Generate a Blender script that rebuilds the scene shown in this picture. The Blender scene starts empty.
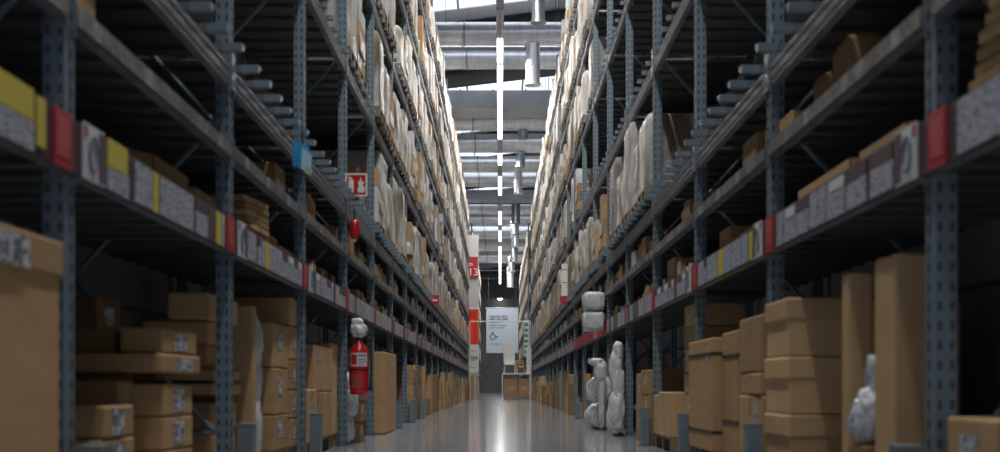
import bpy, bmesh, math, random
from mathutils import Vector, Matrix
from mathutils import noise as mnoise
R = math.radians
rnd = random.Random(7)
SC = bpy.context.scene
COL = SC.collection

# ------------------------------------------------------------------ camera, world, exposure
cam_d = bpy.data.cameras.new('camera')
cam_d.sensor_width = 36.0
cam_d.lens = 36.0 * 1.212
cam_d.shift_y = 0.161
cam_d.clip_end = 400
cam_d.dof.use_dof = True
cam_d.dof.focus_distance = 45.0
cam_d.dof.aperture_fstop = 1.9
cam = bpy.data.objects.new('camera', cam_d)
cam.location = (0, 0, 0.63)
cam.rotation_euler = (R(90), 0, 0)
COL.objects.link(cam)
SC.camera = cam

world = bpy.data.worlds.new('front_fill')  # dim fill through the open near end, added to light camera-facing sides
SC.world = world
world.use_nodes = True
world.node_tree.nodes['Background'].inputs[0].default_value = (0.86, 0.92, 1.0, 1)
world.node_tree.nodes['Background'].inputs[1].default_value = 0.25

SC.view_settings.view_transform = 'Standard'
SC.view_settings.look = 'None'
SC.view_settings.gamma = 1
SC.view_settings.use_curve_mapping = False
SC.view_settings.exposure = 0.44

LAMP_POWER = 118.0          # each lit strip light
TUBE_STRENGTH = 3.0
SKYLIGHT_STRENGTH = 0.85

# ------------------------------------------------------------------ materials
MATS = {}
def mat(name, col, rough=0.6, metal=0.0, noise=0.0, nscale=8.0, bump=0.0, emit=0.0, vary=0.0, spec=0.4, stretch=None, trans=0.0):
    if name in MATS: return MATS[name]
    m = bpy.data.materials.new(name); m.use_nodes = True
    nt = m.node_tree; b = nt.nodes['Principled BSDF']
    b.inputs['Base Color'].default_value = (*col, 1)
    b.inputs['Roughness'].default_value = rough
    b.inputs['Metallic'].default_value = metal
    b.inputs['Specular IOR Level'].default_value = spec
    if noise or bump or vary:
        tc = nt.nodes.new('ShaderNodeTexCoord')
        mp = nt.nodes.new('ShaderNodeMapping')
        if stretch: mp.inputs['Scale'].default_value = stretch
        nz = nt.nodes.new('ShaderNodeTexNoise')
        nz.inputs['Scale'].default_value = nscale
        nz.inputs['Detail'].default_value = 5
        nt.links.new(tc.outputs['Object'], mp.inputs[0]); nt.links.new(mp.outputs[0], nz.inputs['Vector'])
        oi = nt.nodes.new('ShaderNodeObjectInfo')
        mr = nt.nodes.new('ShaderNodeMapRange')
        mr.inputs['To Min'].default_value = 1 - noise; mr.inputs['To Max'].default_value = 1 + noise
        mr.inputs['From Min'].default_value = 0.25; mr.inputs['From Max'].default_value = 0.75
        nt.links.new(nz.outputs[0], mr.inputs[0])
        mv = nt.nodes.new('ShaderNodeMapRange')
        mv.inputs['To Min'].default_value = 1 - vary; mv.inputs['To Max'].default_value = 1 + vary
        nt.links.new(oi.outputs['Random'], mv.inputs[0])
        mu = nt.nodes.new('ShaderNodeMath'); mu.operation = 'MULTIPLY'
        nt.links.new(mr.outputs[0], mu.inputs[0]); nt.links.new(mv.outputs[0], mu.inputs[1])
        vm = nt.nodes.new('ShaderNodeVectorMath'); vm.operation = 'SCALE'
        vm.inputs[0].default_value = col
        nt.links.new(mu.outputs[0], vm.inputs['Scale'])
        nt.links.new(vm.outputs[0], b.inputs['Base Color'])
        if bump:
            bp = nt.nodes.new('ShaderNodeBump'); bp.inputs['Strength'].default_value = bump
            bp.inputs['Distance'].default_value = 0.03
            nt.links.new(nz.outputs[0], bp.inputs['Height']); nt.links.new(bp.outputs[0], b.inputs['Normal'])
    if emit:
        b.inputs['Emission Color'].default_value = (*col, 1)
        b.inputs['Emission Strength'].default_value = emit
    MATS[name] = m
    return m

CARD = mat('cardboard', (0.42, 0.265, 0.14), 0.85, noise=0.12, nscale=3, vary=0.16, spec=0.15, stretch=(1, 1, 4))
CARD_B = mat('cardboard_light', (0.50, 0.335, 0.185), 0.85, noise=0.12, nscale=3, vary=0.16, spec=0.15)
CARD_D = mat('cardboard_dark', (0.25, 0.155, 0.085), 0.85, noise=0.15, nscale=4, vary=0.2, spec=0.15)  # darker board; also paints the shade on the shadowed cartons
TAPE = mat('packing_tape', (0.30, 0.19, 0.10), 0.35, noise=0.08, nscale=5)
STRAP = mat('black_strap', (0.03, 0.03, 0.035), 0.4)
SEAM = mat('carton_seam', (0.12, 0.07, 0.035), 0.9)
STEEL = mat('blue_grey_steel', (0.185, 0.25, 0.30), 0.36, 0.3, noise=0.14, nscale=6, vary=0.05)
STEEL_D = mat('dark_steel', (0.065, 0.075, 0.085), 0.5, 0.2, noise=0.15, nscale=5)
GALV = mat('galvanised_steel', (0.225, 0.235, 0.26), 0.42, 0.25, noise=0.35, nscale=5, stretch=(1, 0.6, 22))
DECKM = mat('deck_steel', (0.125, 0.127, 0.132), 0.75, 0.0, noise=0.2, nscale=4, stretch=(1, 6, 1))
BAYSHADE = mat('bay_shade_grey', (0.32, 0.32, 0.325), 0.85, noise=0.1, nscale=2, spec=0.1)  # even grey standing in for the shade deep in the bays
WHITEC = mat('white_card', (0.66, 0.68, 0.71), 0.6, noise=0.05, nscale=4)
YELLOW = mat('yellow_card', (0.62, 0.50, 0.06), 0.6)
REDC = mat('red_card', (0.42, 0.025, 0.04), 0.55)
RED = mat('red_paint', (0.50, 0.015, 0.02), 0.25, spec=0.6)
REDORANGE = mat('orange_red_banner', (0.85, 0.06, 0.02), 0.6)
MAROON = mat('maroon_card', (0.085, 0.05, 0.062), 0.55, noise=0.2, nscale=9)
BLACK = mat('black_rubber', (0.02, 0.02, 0.022), 0.5)
INK = mat('dark_ink', (0.03, 0.035, 0.05), 0.7)
GREYINK = mat('grey_ink', (0.18, 0.21, 0.25), 0.7)
WHITEP = mat('white_paint', (0.78, 0.77, 0.75), 0.45)
WRAPW = mat('stretch_film_white', (0.74, 0.71, 0.66), 0.35, noise=0.28, nscale=3.5, bump=0.7, vary=0.14, stretch=(1, 1, 0.35))
WRAPG = mat('stretch_film_grey', (0.46, 0.45, 0.43), 0.3, noise=0.32, nscale=3.0, bump=0.8, vary=0.18, stretch=(1, 1, 0.3))
FOAM = mat('white_plastic_sheet', (0.58, 0.60, 0.62), 0.32, noise=0.2, nscale=7, bump=0.9)
BAGM = mat('plastic_bag', (0.48, 0.51, 0.58), 0.25, noise=0.4, nscale=9, bump=1.0)
WOOD = mat('pallet_wood', (0.24, 0.18, 0.125), 0.85, noise=0.2, nscale=6, vary=0.15)
SILVER = mat('silver_duct', (0.80, 0.82, 0.86), 0.30, 0.65, noise=0.12, nscale=1.6, bump=0.15, stretch=(5, 1, 1))
SILVER_D = mat('dull_duct', (0.40, 0.42, 0.45), 0.38, 0.8, noise=0.12, nscale=2.0)
BEAMD = mat('dark_truss_steel', (0.07, 0.066, 0.066), 0.6)
ROOFM = mat('roof_deck_sheet', (0.76, 0.80, 0.86), 0.6, noise=0.08, nscale=1.0, stretch=(12, 1, 1))
GLOW = mat('fluorescent_tube_glow', (1.0, 0.97, 0.92), 0.5, emit=TUBE_STRENGTH)
SKYL = mat('skylight_daylight', (0.84, 0.91, 1.0), 0.5, emit=SKYLIGHT_STRENGTH)
LAMPW = mat('lamp_glow', (1.0, 0.95, 0.85), 0.5, emit=12)
WALLD = mat('dark_concrete_wall', (0.15, 0.158, 0.15), 0.8, noise=0.15, nscale=0.8)
WALLS = mat('grey_side_wall', (0.16, 0.165, 0.17), 0.85, noise=0.1, nscale=0.6)
BANNER = mat('banner_cloth', (0.43, 0.49, 0.56), 0.75, noise=0.04, nscale=1.0)
TEAL = mat('teal_ink', (0.05, 0.17, 0.24), 0.7)
GREENC = mat('green_card', (0.03, 0.28, 0.20), 0.6)
BLUEC = mat('bright_blue_card', (0.03, 0.30, 0.62), 0.45)
PINEW = mat('pine_wood', (0.62, 0.40, 0.20), 0.6, noise=0.1)

def film(name, c0, c1, thr, rough=.35):
    m = bpy.data.materials.new(name); m.use_nodes = True
    nt = m.node_tree; b = nt.nodes['Principled BSDF']; b.inputs['Roughness'].default_value = rough
    tc = nt.nodes.new('ShaderNodeTexCoord'); oi = nt.nodes.new('ShaderNodeObjectInfo')
    def N(scale, st, det=4):
        mp = nt.nodes.new('ShaderNodeMapping'); mp.inputs['Scale'].default_value = st
        ad = nt.nodes.new('ShaderNodeVectorMath'); ad.operation = 'ADD'
        mu = nt.nodes.new('ShaderNodeMath'); mu.operation = 'MULTIPLY'; mu.inputs[1].default_value = 31.7
        nt.links.new(oi.outputs['Random'], mu.inputs[0])
        nt.links.new(tc.outputs['Object'], ad.inputs[0]); nt.links.new(mu.outputs[0], ad.inputs[1]); nt.links.new(ad.outputs[0], mp.inputs[0])
        n = nt.nodes.new('ShaderNodeTexNoise'); n.inputs['Scale'].default_value = scale; n.inputs['Detail'].default_value = det
        nt.links.new(mp.outputs[0], n.inputs['Vector']); return n
    n1 = N(2.2, (1, 1.3, .45)); n2 = N(7, (1, 1.5, .3), 6)
    cr = nt.nodes.new('ShaderNodeValToRGB')
    cr.color_ramp.elements[0].position = thr - .07; cr.color_ramp.elements[0].color = (*c1, 1)
    cr.color_ramp.elements[1].position = thr + .07; cr.color_ramp.elements[1].color = (*c0, 1)
    nt.links.new(n1.outputs[0], cr.inputs[0])
    mr = nt.nodes.new('ShaderNodeMapRange'); mr.inputs[1].default_value = .3; mr.inputs[2].default_value = .65; mr.inputs[3].default_value = .45; mr.inputs[4].default_value = 1.05
    nt.links.new(n2.outputs[0], mr.inputs[0])
    vm = nt.nodes.new('ShaderNodeVectorMath'); vm.operation = 'SCALE'
    nt.links.new(cr.outputs[0], vm.inputs[0]); nt.links.new(mr.outputs[0], vm.inputs['Scale']); nt.links.new(vm.outputs[0], b.inputs['Base Color'])
    bp = nt.nodes.new('ShaderNodeBump'); bp.inputs['Strength'].default_value = .8; bp.inputs['Distance'].default_value = .03
    nt.links.new(n2.outputs[0], bp.inputs['Height']); nt.links.new(bp.outputs[0], b.inputs['Normal'])
    return m
WRAPW = film('stretch_film_white', (.70, .685, .66), (.30, .235, .18), .455)
WRAPG = film('stretch_film_grey', (.47, .46, .44), (.25, .22, .19), .5)
def print_mat(name, paper, ink, sx, sz, thr):
    """card with blocks of print: noise rows of ink on paper"""
    m = bpy.data.materials.new(name); m.use_nodes = True
    nt = m.node_tree; b = nt.nodes['Principled BSDF']; b.inputs['Roughness'].default_value = 0.55
    tc = nt.nodes.new('ShaderNodeTexCoord'); mp = nt.nodes.new('ShaderNodeMapping')
    mp.inputs['Scale'].default_value = (sx, sx, sz)
    nz = nt.nodes.new('ShaderNodeTexNoise'); nz.inputs['Scale'].default_value = 1.0; nz.inputs['Detail'].default_value = 2
    cr = nt.nodes.new('ShaderNodeValToRGB')
    cr.color_ramp.elements[0].position = thr; cr.color_ramp.elements[0].color = (*ink, 1)
    cr.color_ramp.elements[1].position = thr + 0.07; cr.color_ramp.elements[1].color = (*paper, 1)
    nt.links.new(tc.outputs['Object'], mp.inputs[0]); nt.links.new(mp.outputs[0], nz.inputs['Vector'])
    nt.links.new(nz.outputs[0], cr.inputs[0]); nt.links.new(cr.outputs[0], b.inputs['Base Color'])
    return m
PRINT = print_mat('printed_price_card', (0.42, 0.45, 0.53), (0.20, 0.21, 0.27), 30, 60, 0.44)
PRINTY = print_mat('printed_yellow_card', (0.60, 0.50, 0.07), (0.40, 0.33, 0.05), 8, 40, 0.40)
LABELM = print_mat('printed_carton_label', (0.56, 0.58, 0.62), (0.08, 0.09, 0.12), 38, 38, 0.45)
SLATE = print_mat('printed_rail_card', (0.30, 0.30, 0.32), (0.14, 0.13, 0.15), 14, 30, 0.45)

def strip_mat(name, cols, width, base_z):
    """row of cards along a beam, each its own colour, built from cells along Y"""
    m = bpy.data.materials.new(name); m.use_nodes = True
    nt = m.node_tree; b = nt.nodes['Principled BSDF']; b.inputs['Roughness'].default_value = 0.55
    tc = nt.nodes.new('ShaderNodeTexCoord'); sp = nt.nodes.new('ShaderNodeSeparateXYZ')
    nt.links.new(tc.outputs['Object'], sp.inputs[0])
    oi = nt.nodes.new('ShaderNodeObjectInfo')
    a = nt.nodes.new('ShaderNodeMath'); a.operation = 'MULTIPLY_ADD'
    a.inputs[1].default_value = 1 / width
    nt.links.new(sp.outputs['Y'], a.inputs[0])
    o2 = nt.nodes.new('ShaderNodeMath'); o2.operation = 'MULTIPLY'; o2.inputs[1].default_value = 37.0
    nt.links.new(oi.outputs['Random'], o2.inputs[0]); nt.links.new(o2.outputs[0], a.inputs[2])
    wn = nt.nodes.new('ShaderNodeTexWhiteNoise'); wn.noise_dimensions = '1D'
    fl = nt.nodes.new('ShaderNodeMath'); fl.operation = 'FLOOR'
    nt.links.new(a.outputs[0], fl.inputs[0]); nt.links.new(fl.outputs[0], wn.inputs['W'])
    cr = nt.nodes.new('ShaderNodeValToRGB'); cr.color_ramp.interpolation = 'CONSTANT'
    els = cr.color_ramp.elements
    while len(els) < len(cols): els.new(0.5)
    pos = 0
    for e, (c, w) in zip(els, cols):
        e.position = pos; e.color = (*c, 1); pos += w
    nt.links.new(wn.outputs['Value'], cr.inputs[0])
    nz = nt.nodes.new('ShaderNodeTexNoise'); nz.inputs['Scale'].default_value = 22
    nt.links.new(tc.outputs['Object'], nz.inputs['Vector'])
    mr = nt.nodes.new('ShaderNodeMapRange'); mr.inputs[1].default_value = .35; mr.inputs[2].default_value = .65
    mr.inputs[3].default_value = 0.55; mr.inputs[4].default_value = 1.25
    nt.links.new(nz.outputs[0], mr.inputs[0])
    vm = nt.nodes.new('ShaderNodeVectorMath'); vm.operation = 'SCALE'
    nt.links.new(cr.outputs[0], vm.inputs[0]); nt.links.new(mr.outputs[0], vm.inputs['Scale'])
    nt.links.new(vm.outputs[0], b.inputs['Base Color'])
    return m
STRIP_A = strip_mat('price_strip_print', [((.40, .42, .47), .45), ((.12, .09, .11), .3), ((.30, .29, .33), .2), ((.38, .31, .22), .05)], 0.16, 0)
STRIP_R = strip_mat('red_price_strip_print', [((.40, .03, .04), .55), ((.45, .45, .48), .2), ((.30, .02, .03), .25)], 0.22, 0)
STRIP_B = strip_mat('rail_strip_print', [((.20, .20, .205), .5), ((.13, .13, .14), .25), ((.33, .33, .35), .2), ((.20, .13, .10), .05)], 0.12, 0)

def steel_post_mat():
    """perforated upright: rows of dark teardrop slots"""
    m = bpy.data.materials.new('perforated_post_steel'); m.use_nodes = True
    nt = m.node_tree; b = nt.nodes['Principled BSDF']
    b.inputs['Roughness'].default_value = 0.42; b.inputs['Metallic'].default_value = 0.25
    tc = nt.nodes.new('ShaderNodeTexCoord'); sp = nt.nodes.new('ShaderNodeSeparateXYZ')
    nt.links.new(tc.outputs['Object'], sp.inputs[0])
    def M(op, a, bb=None, c=None):
        n = nt.nodes.new('ShaderNodeMath'); n.operation = op
        for i, v in enumerate((a, bb, c)):
            if v is None: continue
            if isinstance(v, (int, float)): n.inputs[i].default_value = v
            else: nt.links.new(v, n.inputs[i])
        return n.outputs[0]
    fz = M('FRACT', M('MULTIPLY', sp.outputs['Z'], 1 / 0.075))
    dz = M('ABSOLUTE', M('SUBTRACT', fz, 0.5))
    inz = M('LESS_THAN', dz, 0.24)
    # slots sit in two columns at +-0.026 across either face
    ax = M('ABSOLUTE', M('SUBTRACT', M('ABSOLUTE', sp.outputs['X']), 0.024))
    ay = M('ABSOLUTE', M('SUBTRACT', M('ABSOLUTE', sp.outputs['Y']), 0.024))
    inx = M('LESS_THAN', ax, 0.0075); iny = M('LESS_THAN', ay, 0.0075)
    anyc = M('MAXIMUM', inx, iny)
    slot = M('MULTIPLY', anyc, inz)
    mx = nt.nodes.new('ShaderNodeMixRGB')
    mx.inputs[1].default_value = (0.18, 0.245, 0.295, 1); mx.inputs[2].default_value = (0.045, 0.06, 0.075, 1)
    nt.links.new(slot, mx.inputs[0]); nt.links.new(mx.outputs[0], b.inputs['Base Color'])
    return m
POSTM = steel_post_mat()

def floor_mat():
    m = bpy.data.materials.new('polished_concrete'); m.use_nodes = True
    nt = m.node_tree; b = nt.nodes['Principled BSDF']
    tc = nt.nodes.new('ShaderNodeTexCoord')
    n1 = nt.nodes.new('ShaderNodeTexNoise'); n1.inputs['Scale'].default_value = 0.9; n1.inputs['Detail'].default_value = 8
    n2 = nt.nodes.new('ShaderNodeTexNoise'); n2.inputs['Scale'].default_value = 7.0; n2.inputs['Detail'].default_value = 4
    nt.links.new(tc.outputs['Object'], n1.inputs['Vector']); nt.links.new(tc.outputs['Object'], n2.inputs['Vector'])
    cr = nt.nodes.new('ShaderNodeValToRGB')
    cr.color_ramp.elements[0].position = .3; cr.color_ramp.elements[0].color = (.22, .245, .275, 1)
    cr.color_ramp.elements[1].position = .7; cr.color_ramp.elements[1].color = (.32, .345, .375, 1)
    nt.links.new(n1.outputs[0], cr.inputs[0]); nt.links.new(cr.outputs[0], b.inputs['Base Color'])
    mr = nt.nodes.new('ShaderNodeMapRange'); mr.inputs[3].default_value = 0.05; mr.inputs[4].default_value = 0.16
    nt.links.new(n2.outputs[0], mr.inputs[0]); nt.links.new(mr.outputs[0], b.inputs['Roughness'])
    bp = nt.nodes.new('ShaderNodeBump'); bp.inputs['Strength'].default_value = .06; bp.inputs['Distance'].default_value = .01
    nt.links.new(n2.outputs[0], bp.inputs['Height']); nt.links.new(bp.outputs[0], b.inputs['Normal'])
    b.inputs['Specular IOR Level'].default_value = 0.6
    return m
FLOORM = floor_mat()

# ------------------------------------------------------------------ mesh builder
class MB:
    def __init__(s): s.v = []; s.f = []; s.m = []; s.mats = []; s.sm = []
    def mi(s, m):
        if m not in s.mats: s.mats.append(m)
        return s.mats.index(m)
    def add(s, verts, faces, m, smooth=False):
        o = len(s.v); s.v += [tuple(p) for p in verts]; k = s.mi(m)
        for f in faces: s.f.append(tuple(i + o for i in f)); s.m.append(k); s.sm.append(smooth)
        return s
    def box(s, x0, x1, y0, y1, z0, z1, m, ch=0.0):
        if x0 > x1: x0, x1 = x1, x0
        if y0 > y1: y0, y1 = y1, y0
        if ch <= 0:
            vs = [(x, y, z) for z in (z0, z1) for y in (y0, y1) for x in (x0, x1)]
            fs = [(0, 2, 3, 1), (4, 5, 7, 6), (0, 1, 5, 4), (2, 6, 7, 3), (0, 4, 6, 2), (1, 3, 7, 5)]
            return s.add(vs, fs, m)
        c = min(ch, (x1 - x0) * .3, (y1 - y0) * .3, (z1 - z0) * .3)
        bm = bmesh.new()
        vs = [bm.verts.new(p) for p in [(x, y, z) for z in (z0, z1) for y in (y0, y1) for x in (x0, x1)]]
        for f in [(0, 2, 3, 1), (4, 5, 7, 6), (0, 1, 5, 4), (2, 6, 7, 3), (0, 4, 6, 2), (1, 3, 7, 5)]:
            bm.faces.new([vs[i] for i in f])
        bmesh.ops.bevel(bm, geom=bm.edges[:], offset=c, segments=2, affect='EDGES', profile=.5)
        bm.verts.index_update()
        s.add([v.co[:] for v in bm.verts], [[v.index for v in f.verts] for f in bm.faces], m)
        bm.free(); return s
    def quadprism(s, pts, axis, a0, a1, m):
        """extrude polygon pts (2D) along axis from a0 to a1"""
        n = len(pts)
        def P(p, a):
            return (a, p[0], p[1]) if axis == 'x' else ((p[0], a, p[1]) if axis == 'y' else (p[0], p[1], a))
        vs = [P(p, a0) for p in pts] + [P(p, a1) for p in pts]
        fs = [tuple(range(n)), tuple(reversed(range(n, 2 * n)))] + [(i, (i + 1) % n + 0, (i + 1) % n + n, i + n) for i in range(n)]
        return s.add(vs, fs, m)
    def tube(s, p0, p1, r, m, n=10, r1=None, caps=True, smooth=True):
        p0 = Vector(p0); p1 = Vector(p1); d = (p1 - p0).normalized()
        a = d.orthogonal().normalized(); b = d.cross(a); r1 = r if r1 is None else r1
        vs = []
        for p, q in ((p0, r), (p1, r1)):
            for i in range(n):
                t = 2 * math.pi * i / n
                vs.append(p + (a * math.cos(t) + b * math.sin(t)) * q)
        s.add(vs, [(i, (i + 1) % n, (i + 1) % n + n, i + n) for i in range(n)], m, smooth)
        if caps: s.add(vs, [tuple(reversed(range(n))), tuple(range(n, 2 * n))], m)
        return s
    def path(s, pts, r, m, n=8):
        for i in range(len(pts) - 1): s.tube(pts[i], pts[i + 1], r, m, n)
        return s
    def lathe(s, prof, m, c=(0, 0, 0), n=24, axis='z'):
        vs = []
        for (r, h) in prof:
            for i in range(n):
                t = 2 * math.pi * i / n
                x, y, z = r * math.cos(t), r * math.sin(t), h
                if axis == 'x': x, y, z = z, x, y
                if axis == 'y': x, y, z = x, z, y
                vs.append((c[0] + x, c[1] + y, c[2] + z))
        k = len(prof)
        fs = [(j * n + i, j * n + (i + 1) % n, (j + 1) * n + (i + 1) % n, (j + 1) * n + i) for j in range(k - 1) for i in range(n)]
        s.add(vs, fs, m, True)
        s.add(vs[:n], [tuple(reversed(range(n)))], m); s.add(vs[-n:], [tuple(range(n))], m)
        return s
    def mesh(s, name):
        me = bpy.data.meshes.new(name); me.from_pydata(s.v, [], s.f)
        for m in s.mats: me.materials.append(m)
        me.polygons.foreach_set('material_index', s.m)
        me.polygons.foreach_set('use_smooth', s.sm)
        me.update(); return me
    def obj(s, name, parent=None, loc=None):
        return link(name, s.mesh(name), parent, loc)

def link(name, me, parent=None, loc=None):
    o = bpy.data.objects.new(name, me); COL.objects.link(o)
    if parent is not None: o.parent = parent
    if loc is not None: o.location = loc
    return o
def tag(o, label, cat, group=None, kind=None):
    o['label'] = label; o['category'] = cat
    if group: o['group'] = group
    if kind: o['kind'] = kind
    return o
def thing(name, label, cat, loc, rz=0.0, group=None):
    o = bpy.data.objects.new(name, None); COL.objects.link(o)
    o.empty_display_size = 0.1
    o.location = loc; o.rotation_euler = (0, 0, rz)
    return tag(o, label, cat, group)
def struct(o):
    o['kind'] = 'structure'; return o
def copy_tree(o, parent=None):
    c = o.copy(); COL.objects.link(c)
    if parent is not None: c.parent = parent
    for ch in list(o.children): copy_tree(ch, c)
    return c

ORD = 'first second third fourth fifth sixth seventh eighth ninth tenth eleventh twelfth thirteenth fourteenth fifteenth sixteenth seventeenth eighteenth nineteenth twentieth'.split()
for t_ in ('twent', 'thirt', 'fort', 'fift'):
    if t_ != 'twent': ORD.append(t_ + 'ieth')
    ORD += [t_ + 'y-' + w_ for w_ in ORD[:9]]
SIDE = {-1: 'extinguisher-side rack', 1: 'foam-roll-side rack'}

XF = 1.65                    # rack face
Y0, BAY = 4.6, 2.8           # first upright in view, bay pitch
N1 = 21                      # bays from Y0 to the cross aisle
Y_END = Y0 + BAY * N1        # 63.4
PALLET_LEVELS = [2.62, 4.15, 5.70, 7.25, 8.80]
BAR = 0.045

# ------------------------------------------------------------------ the hall
fl = MB().box(-12, 12, -2.9, 135, -0.2, 0, FLOORM).obj('floor'); struct(fl)
w = MB().box(-12.2, -12, -2.9, 135, 0, 15.5, WALLS).obj('wall_left'); struct(w)
w = MB().box(12, 12.2, -2.9, 135, 0, 15.5, WALLS).obj('wall_right'); struct(w)
w = MB().box(-12, 12, 132, 132.2, 0, 15.5, WALLD)
for i in range(12): w.box(-12 + 2 * i, -11.97 + 2 * i, 131.97, 132, 0, 12.2, BEAMD)
struct(w.obj('wall_back'))

# roof: sheet with ribs, gently pitched up towards the foam-roll side
SL = 0.12
roof = MB()
def rz(x, z): return z + SL * x
SKY = [(29.5, 34.4), (37.6, 39.8), (42.8, 46.6), (50.0, 53.4), (56.8, 59.0), (62.0, 66.2), (72.0, 77.0), (84, 89), (96, 101), (108, 113), (118, 123)]  # roof skylights, enlarged and multiplied to brighten roof and ducts
segs = []; cur = -2.9
for a, b in SKY: segs.append((cur, a)); cur = b
segs.append((cur, 132))
for a, b in segs:
    roof.add([(-12, a, rz(-12, 13.2)), (12, a, rz(12, 13.2)), (12, b, rz(12, 13.2)), (-12, b, rz(-12, 13.2)),
              (-12, a, rz(-12, 13.35)), (12, a, rz(12, 13.35)), (12, b, rz(12, 13.35)), (-12, b, rz(-12, 13.35))],
             [(0, 3, 2, 1), (4, 5, 6, 7), (0, 1, 5, 4), (2, 3, 7, 6), (0, 4, 7, 3), (1, 2, 6, 5)], ROOFM)
struct(roof.obj('ceiling'))
for k, (a, b) in enumerate(SKY):
    s = MB()
    s.add([(-11, a, rz(-11, 13.24)), (11, a, rz(11, 13.24)), (11, b, rz(11, 13.24)), (-11, b, rz(-11, 13.24)),
           (-11, a, rz(-11, 13.28)), (11, a, rz(11, 13.28)), (11, b, rz(11, 13.28)), (-11, b, rz(-11, 13.28))],
          [(0, 3, 2, 1), (4, 5, 6, 7), (0, 1, 5, 4), (2, 3, 7, 6), (0, 4, 7, 3), (1, 2, 6, 5)], SKYL)
    for x in (-9, -6, -3, -1.4, 0.9, 3, 6, 9):
        s.box(x, x + 0.08, a, b, rz(x, 13.14), rz(x, 13.23), ROOFM)
    struct(s.obj('window_%d' % (k + 1)))

# transverse rafters: I sections following the pitch
k = 0
y = 29.0
while y < 131:
    r = MB()
    def bar(z0, z1, ya, yb):
        r.add([(-12, ya, rz(-12, z0)), (12, ya, rz(12, z0)), (12, yb, rz(12, z0)), (-12, yb, rz(-12, z0)),
               (-12, ya, rz(-12, z1)), (12, ya, rz(12, z1)), (12, yb, rz(12, z1)), (-12, yb, rz(-12, z1))],
              [(0, 3, 2, 1), (4, 5, 6, 7), (0, 1, 5, 4), (2, 3, 7, 6), (0, 4, 7, 3), (1, 2, 6, 5)], BEAMD)
    bar(12.55, 12.6, y - .14, y + .14); bar(12.6, 13.12, y - .02, y + .02); bar(13.12, 13.18, y - .14, y + .14)
    k += 1
    struct(r.obj('trim_%d' % k))
    y += 6.1
# slim purlins running across between rafters
y = 31
while y < 130:
    r = MB()
    r.box(-12, 12, y - .03, y + .03, 11.55, 11.65, GALV)
    for x in (-6.2, -2.2, 1.9, 6.2): r.tube((x, y, 11.65), (x, y, rz(x, 13.2)), 0.012, BEAMD, 6)
    k += 1
    struct(r.obj('trim_%d' % k)); y += 8.3

# ------------------------------------------------------------------ air ducts
def duct(y, z, rad, m, idx, drop=None, rect=False):
    t = thing('air_duct', '', 'air duct', (0, y, z), 0, 'air ducts crossing above the aisle')
    b = MB()
    if rect:
        b.box(-8, 8, -rad * 1.3, rad * 1.3, -rad * .55, rad * .55, m)
        for i in range(13): b.box(-7.8 + 1.25 * i, -7.74 + 1.25 * i, -rad * 1.36, rad * 1.36, -rad * .6, rad * .6, m)
    else:
        b.tube((-8, 0, 0), (8, 0, 0), rad, m, 28)
        for i in range(40):
            x = -7.9 + 0.4 * i
            b.tube((x, 0, 0), (x + .025, 0, 0), rad * 1.018, m, 28)
        for x in (-4.4, -1.15, 2.2, 5.4): b.tube((x, 0, 0), (x + .07, 0, 0), rad * 1.04, SILVER_D, 28)
    b.obj('duct_body', t)
    for x in (-5.2, -1.7, 1.75, 5.2):
        MB().tube((x, 0, rad * (.55 if rect else 1)), (x, 0, rz(x, 13.2) - z), 0.01, BEAMD, 6).obj('hanger', t)
    if drop:
        dx, ln, r2, mm = drop
        d = MB()
        d.tube((dx, -.0, -rad * .9), (dx, 0, -rad - ln), r2, mm, 20)
        d.tube((dx, 0, -rad - ln * .5), (dx, 0, -rad - ln * .5 - .05), r2 * 1.12, mm, 20)
        d.tube((dx, 0, -rad - ln), (dx, 0, -rad - ln - .06), r2 * 1.15, mm, 20)
        d.obj('drop_nozzle', t)
    return t
DUCTS = [  # y, z, radius, material, drop, rect, description
    (31.0, 11.95, .34, SILVER, (.98, 1.62, .17, SILVER_D), False, 'round silver duct whose dull grey outlet hangs lowest over the aisle'),
    (38.0, 11.70, .36, SILVER, (1.03, 1.2, .22, SILVER), False, 'round silver duct with two-piece bright outlet beside the lit strip lights'),
    (40.8, 11.66, .33, SILVER, None, False, 'plain round silver duct just behind the two-piece outlet'),
    (47.0, 11.6, .62, SILVER_D, None, True, 'wide rectangular grey duct above the aisle'),
    (50.5, 11.65, .34, SILVER, (.95, .3, .2, SILVER_D), False, 'round silver duct just past the rectangular duct'),
    (55.0, 11.68, .42, SILVER, (.93, .6, .19, SILVER_D), False, 'thick round silver duct, fifth round duct over the aisle'),
    (60.0, 11.65, .40, SILVER, (.9, 1.0, .2, SILVER), False, 'round silver duct with bright outlet, sixth round duct over the aisle'),
    (64.5, 11.68, .42, SILVER, None, False, 'plain round silver duct over the cross aisle'),
    (69.5, 11.55, .5, SILVER_D, (.9, 1.0, .25, SILVER_D), True, 'rectangular dull duct beyond the cross aisle'),
    (74.5, 11.65, .40, SILVER, (.9, 1.2, .25, SILVER_D), False, 'round silver duct, first past the cross aisle'),
    (80.0, 11.7, .45, SILVER, (1.0, 1.3, .25, SILVER), False, 'round silver duct, second past the cross aisle'),
    (87.0, 11.7, .45, SILVER, (1.0, 1.6, .27, SILVER_D), False, 'round silver duct, third past the cross aisle'),
    (95.0, 11.75, .48, SILVER, (.9, 1.6, .27, SILVER_D), False, 'round silver duct, fourth past the cross aisle'),
    (104.0, 11.75, .5, SILVER, (.9, 2.0, .3, SILVER), False, 'round silver duct nearest the dark end wall'),
]
for i, (y, z, r, m, d, rc, lb) in enumerate(DUCTS):
    t = duct(y, z, r, m, i, d, rc)
    t['label'] = lb.replace('nearest the', 'hung before the')

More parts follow.
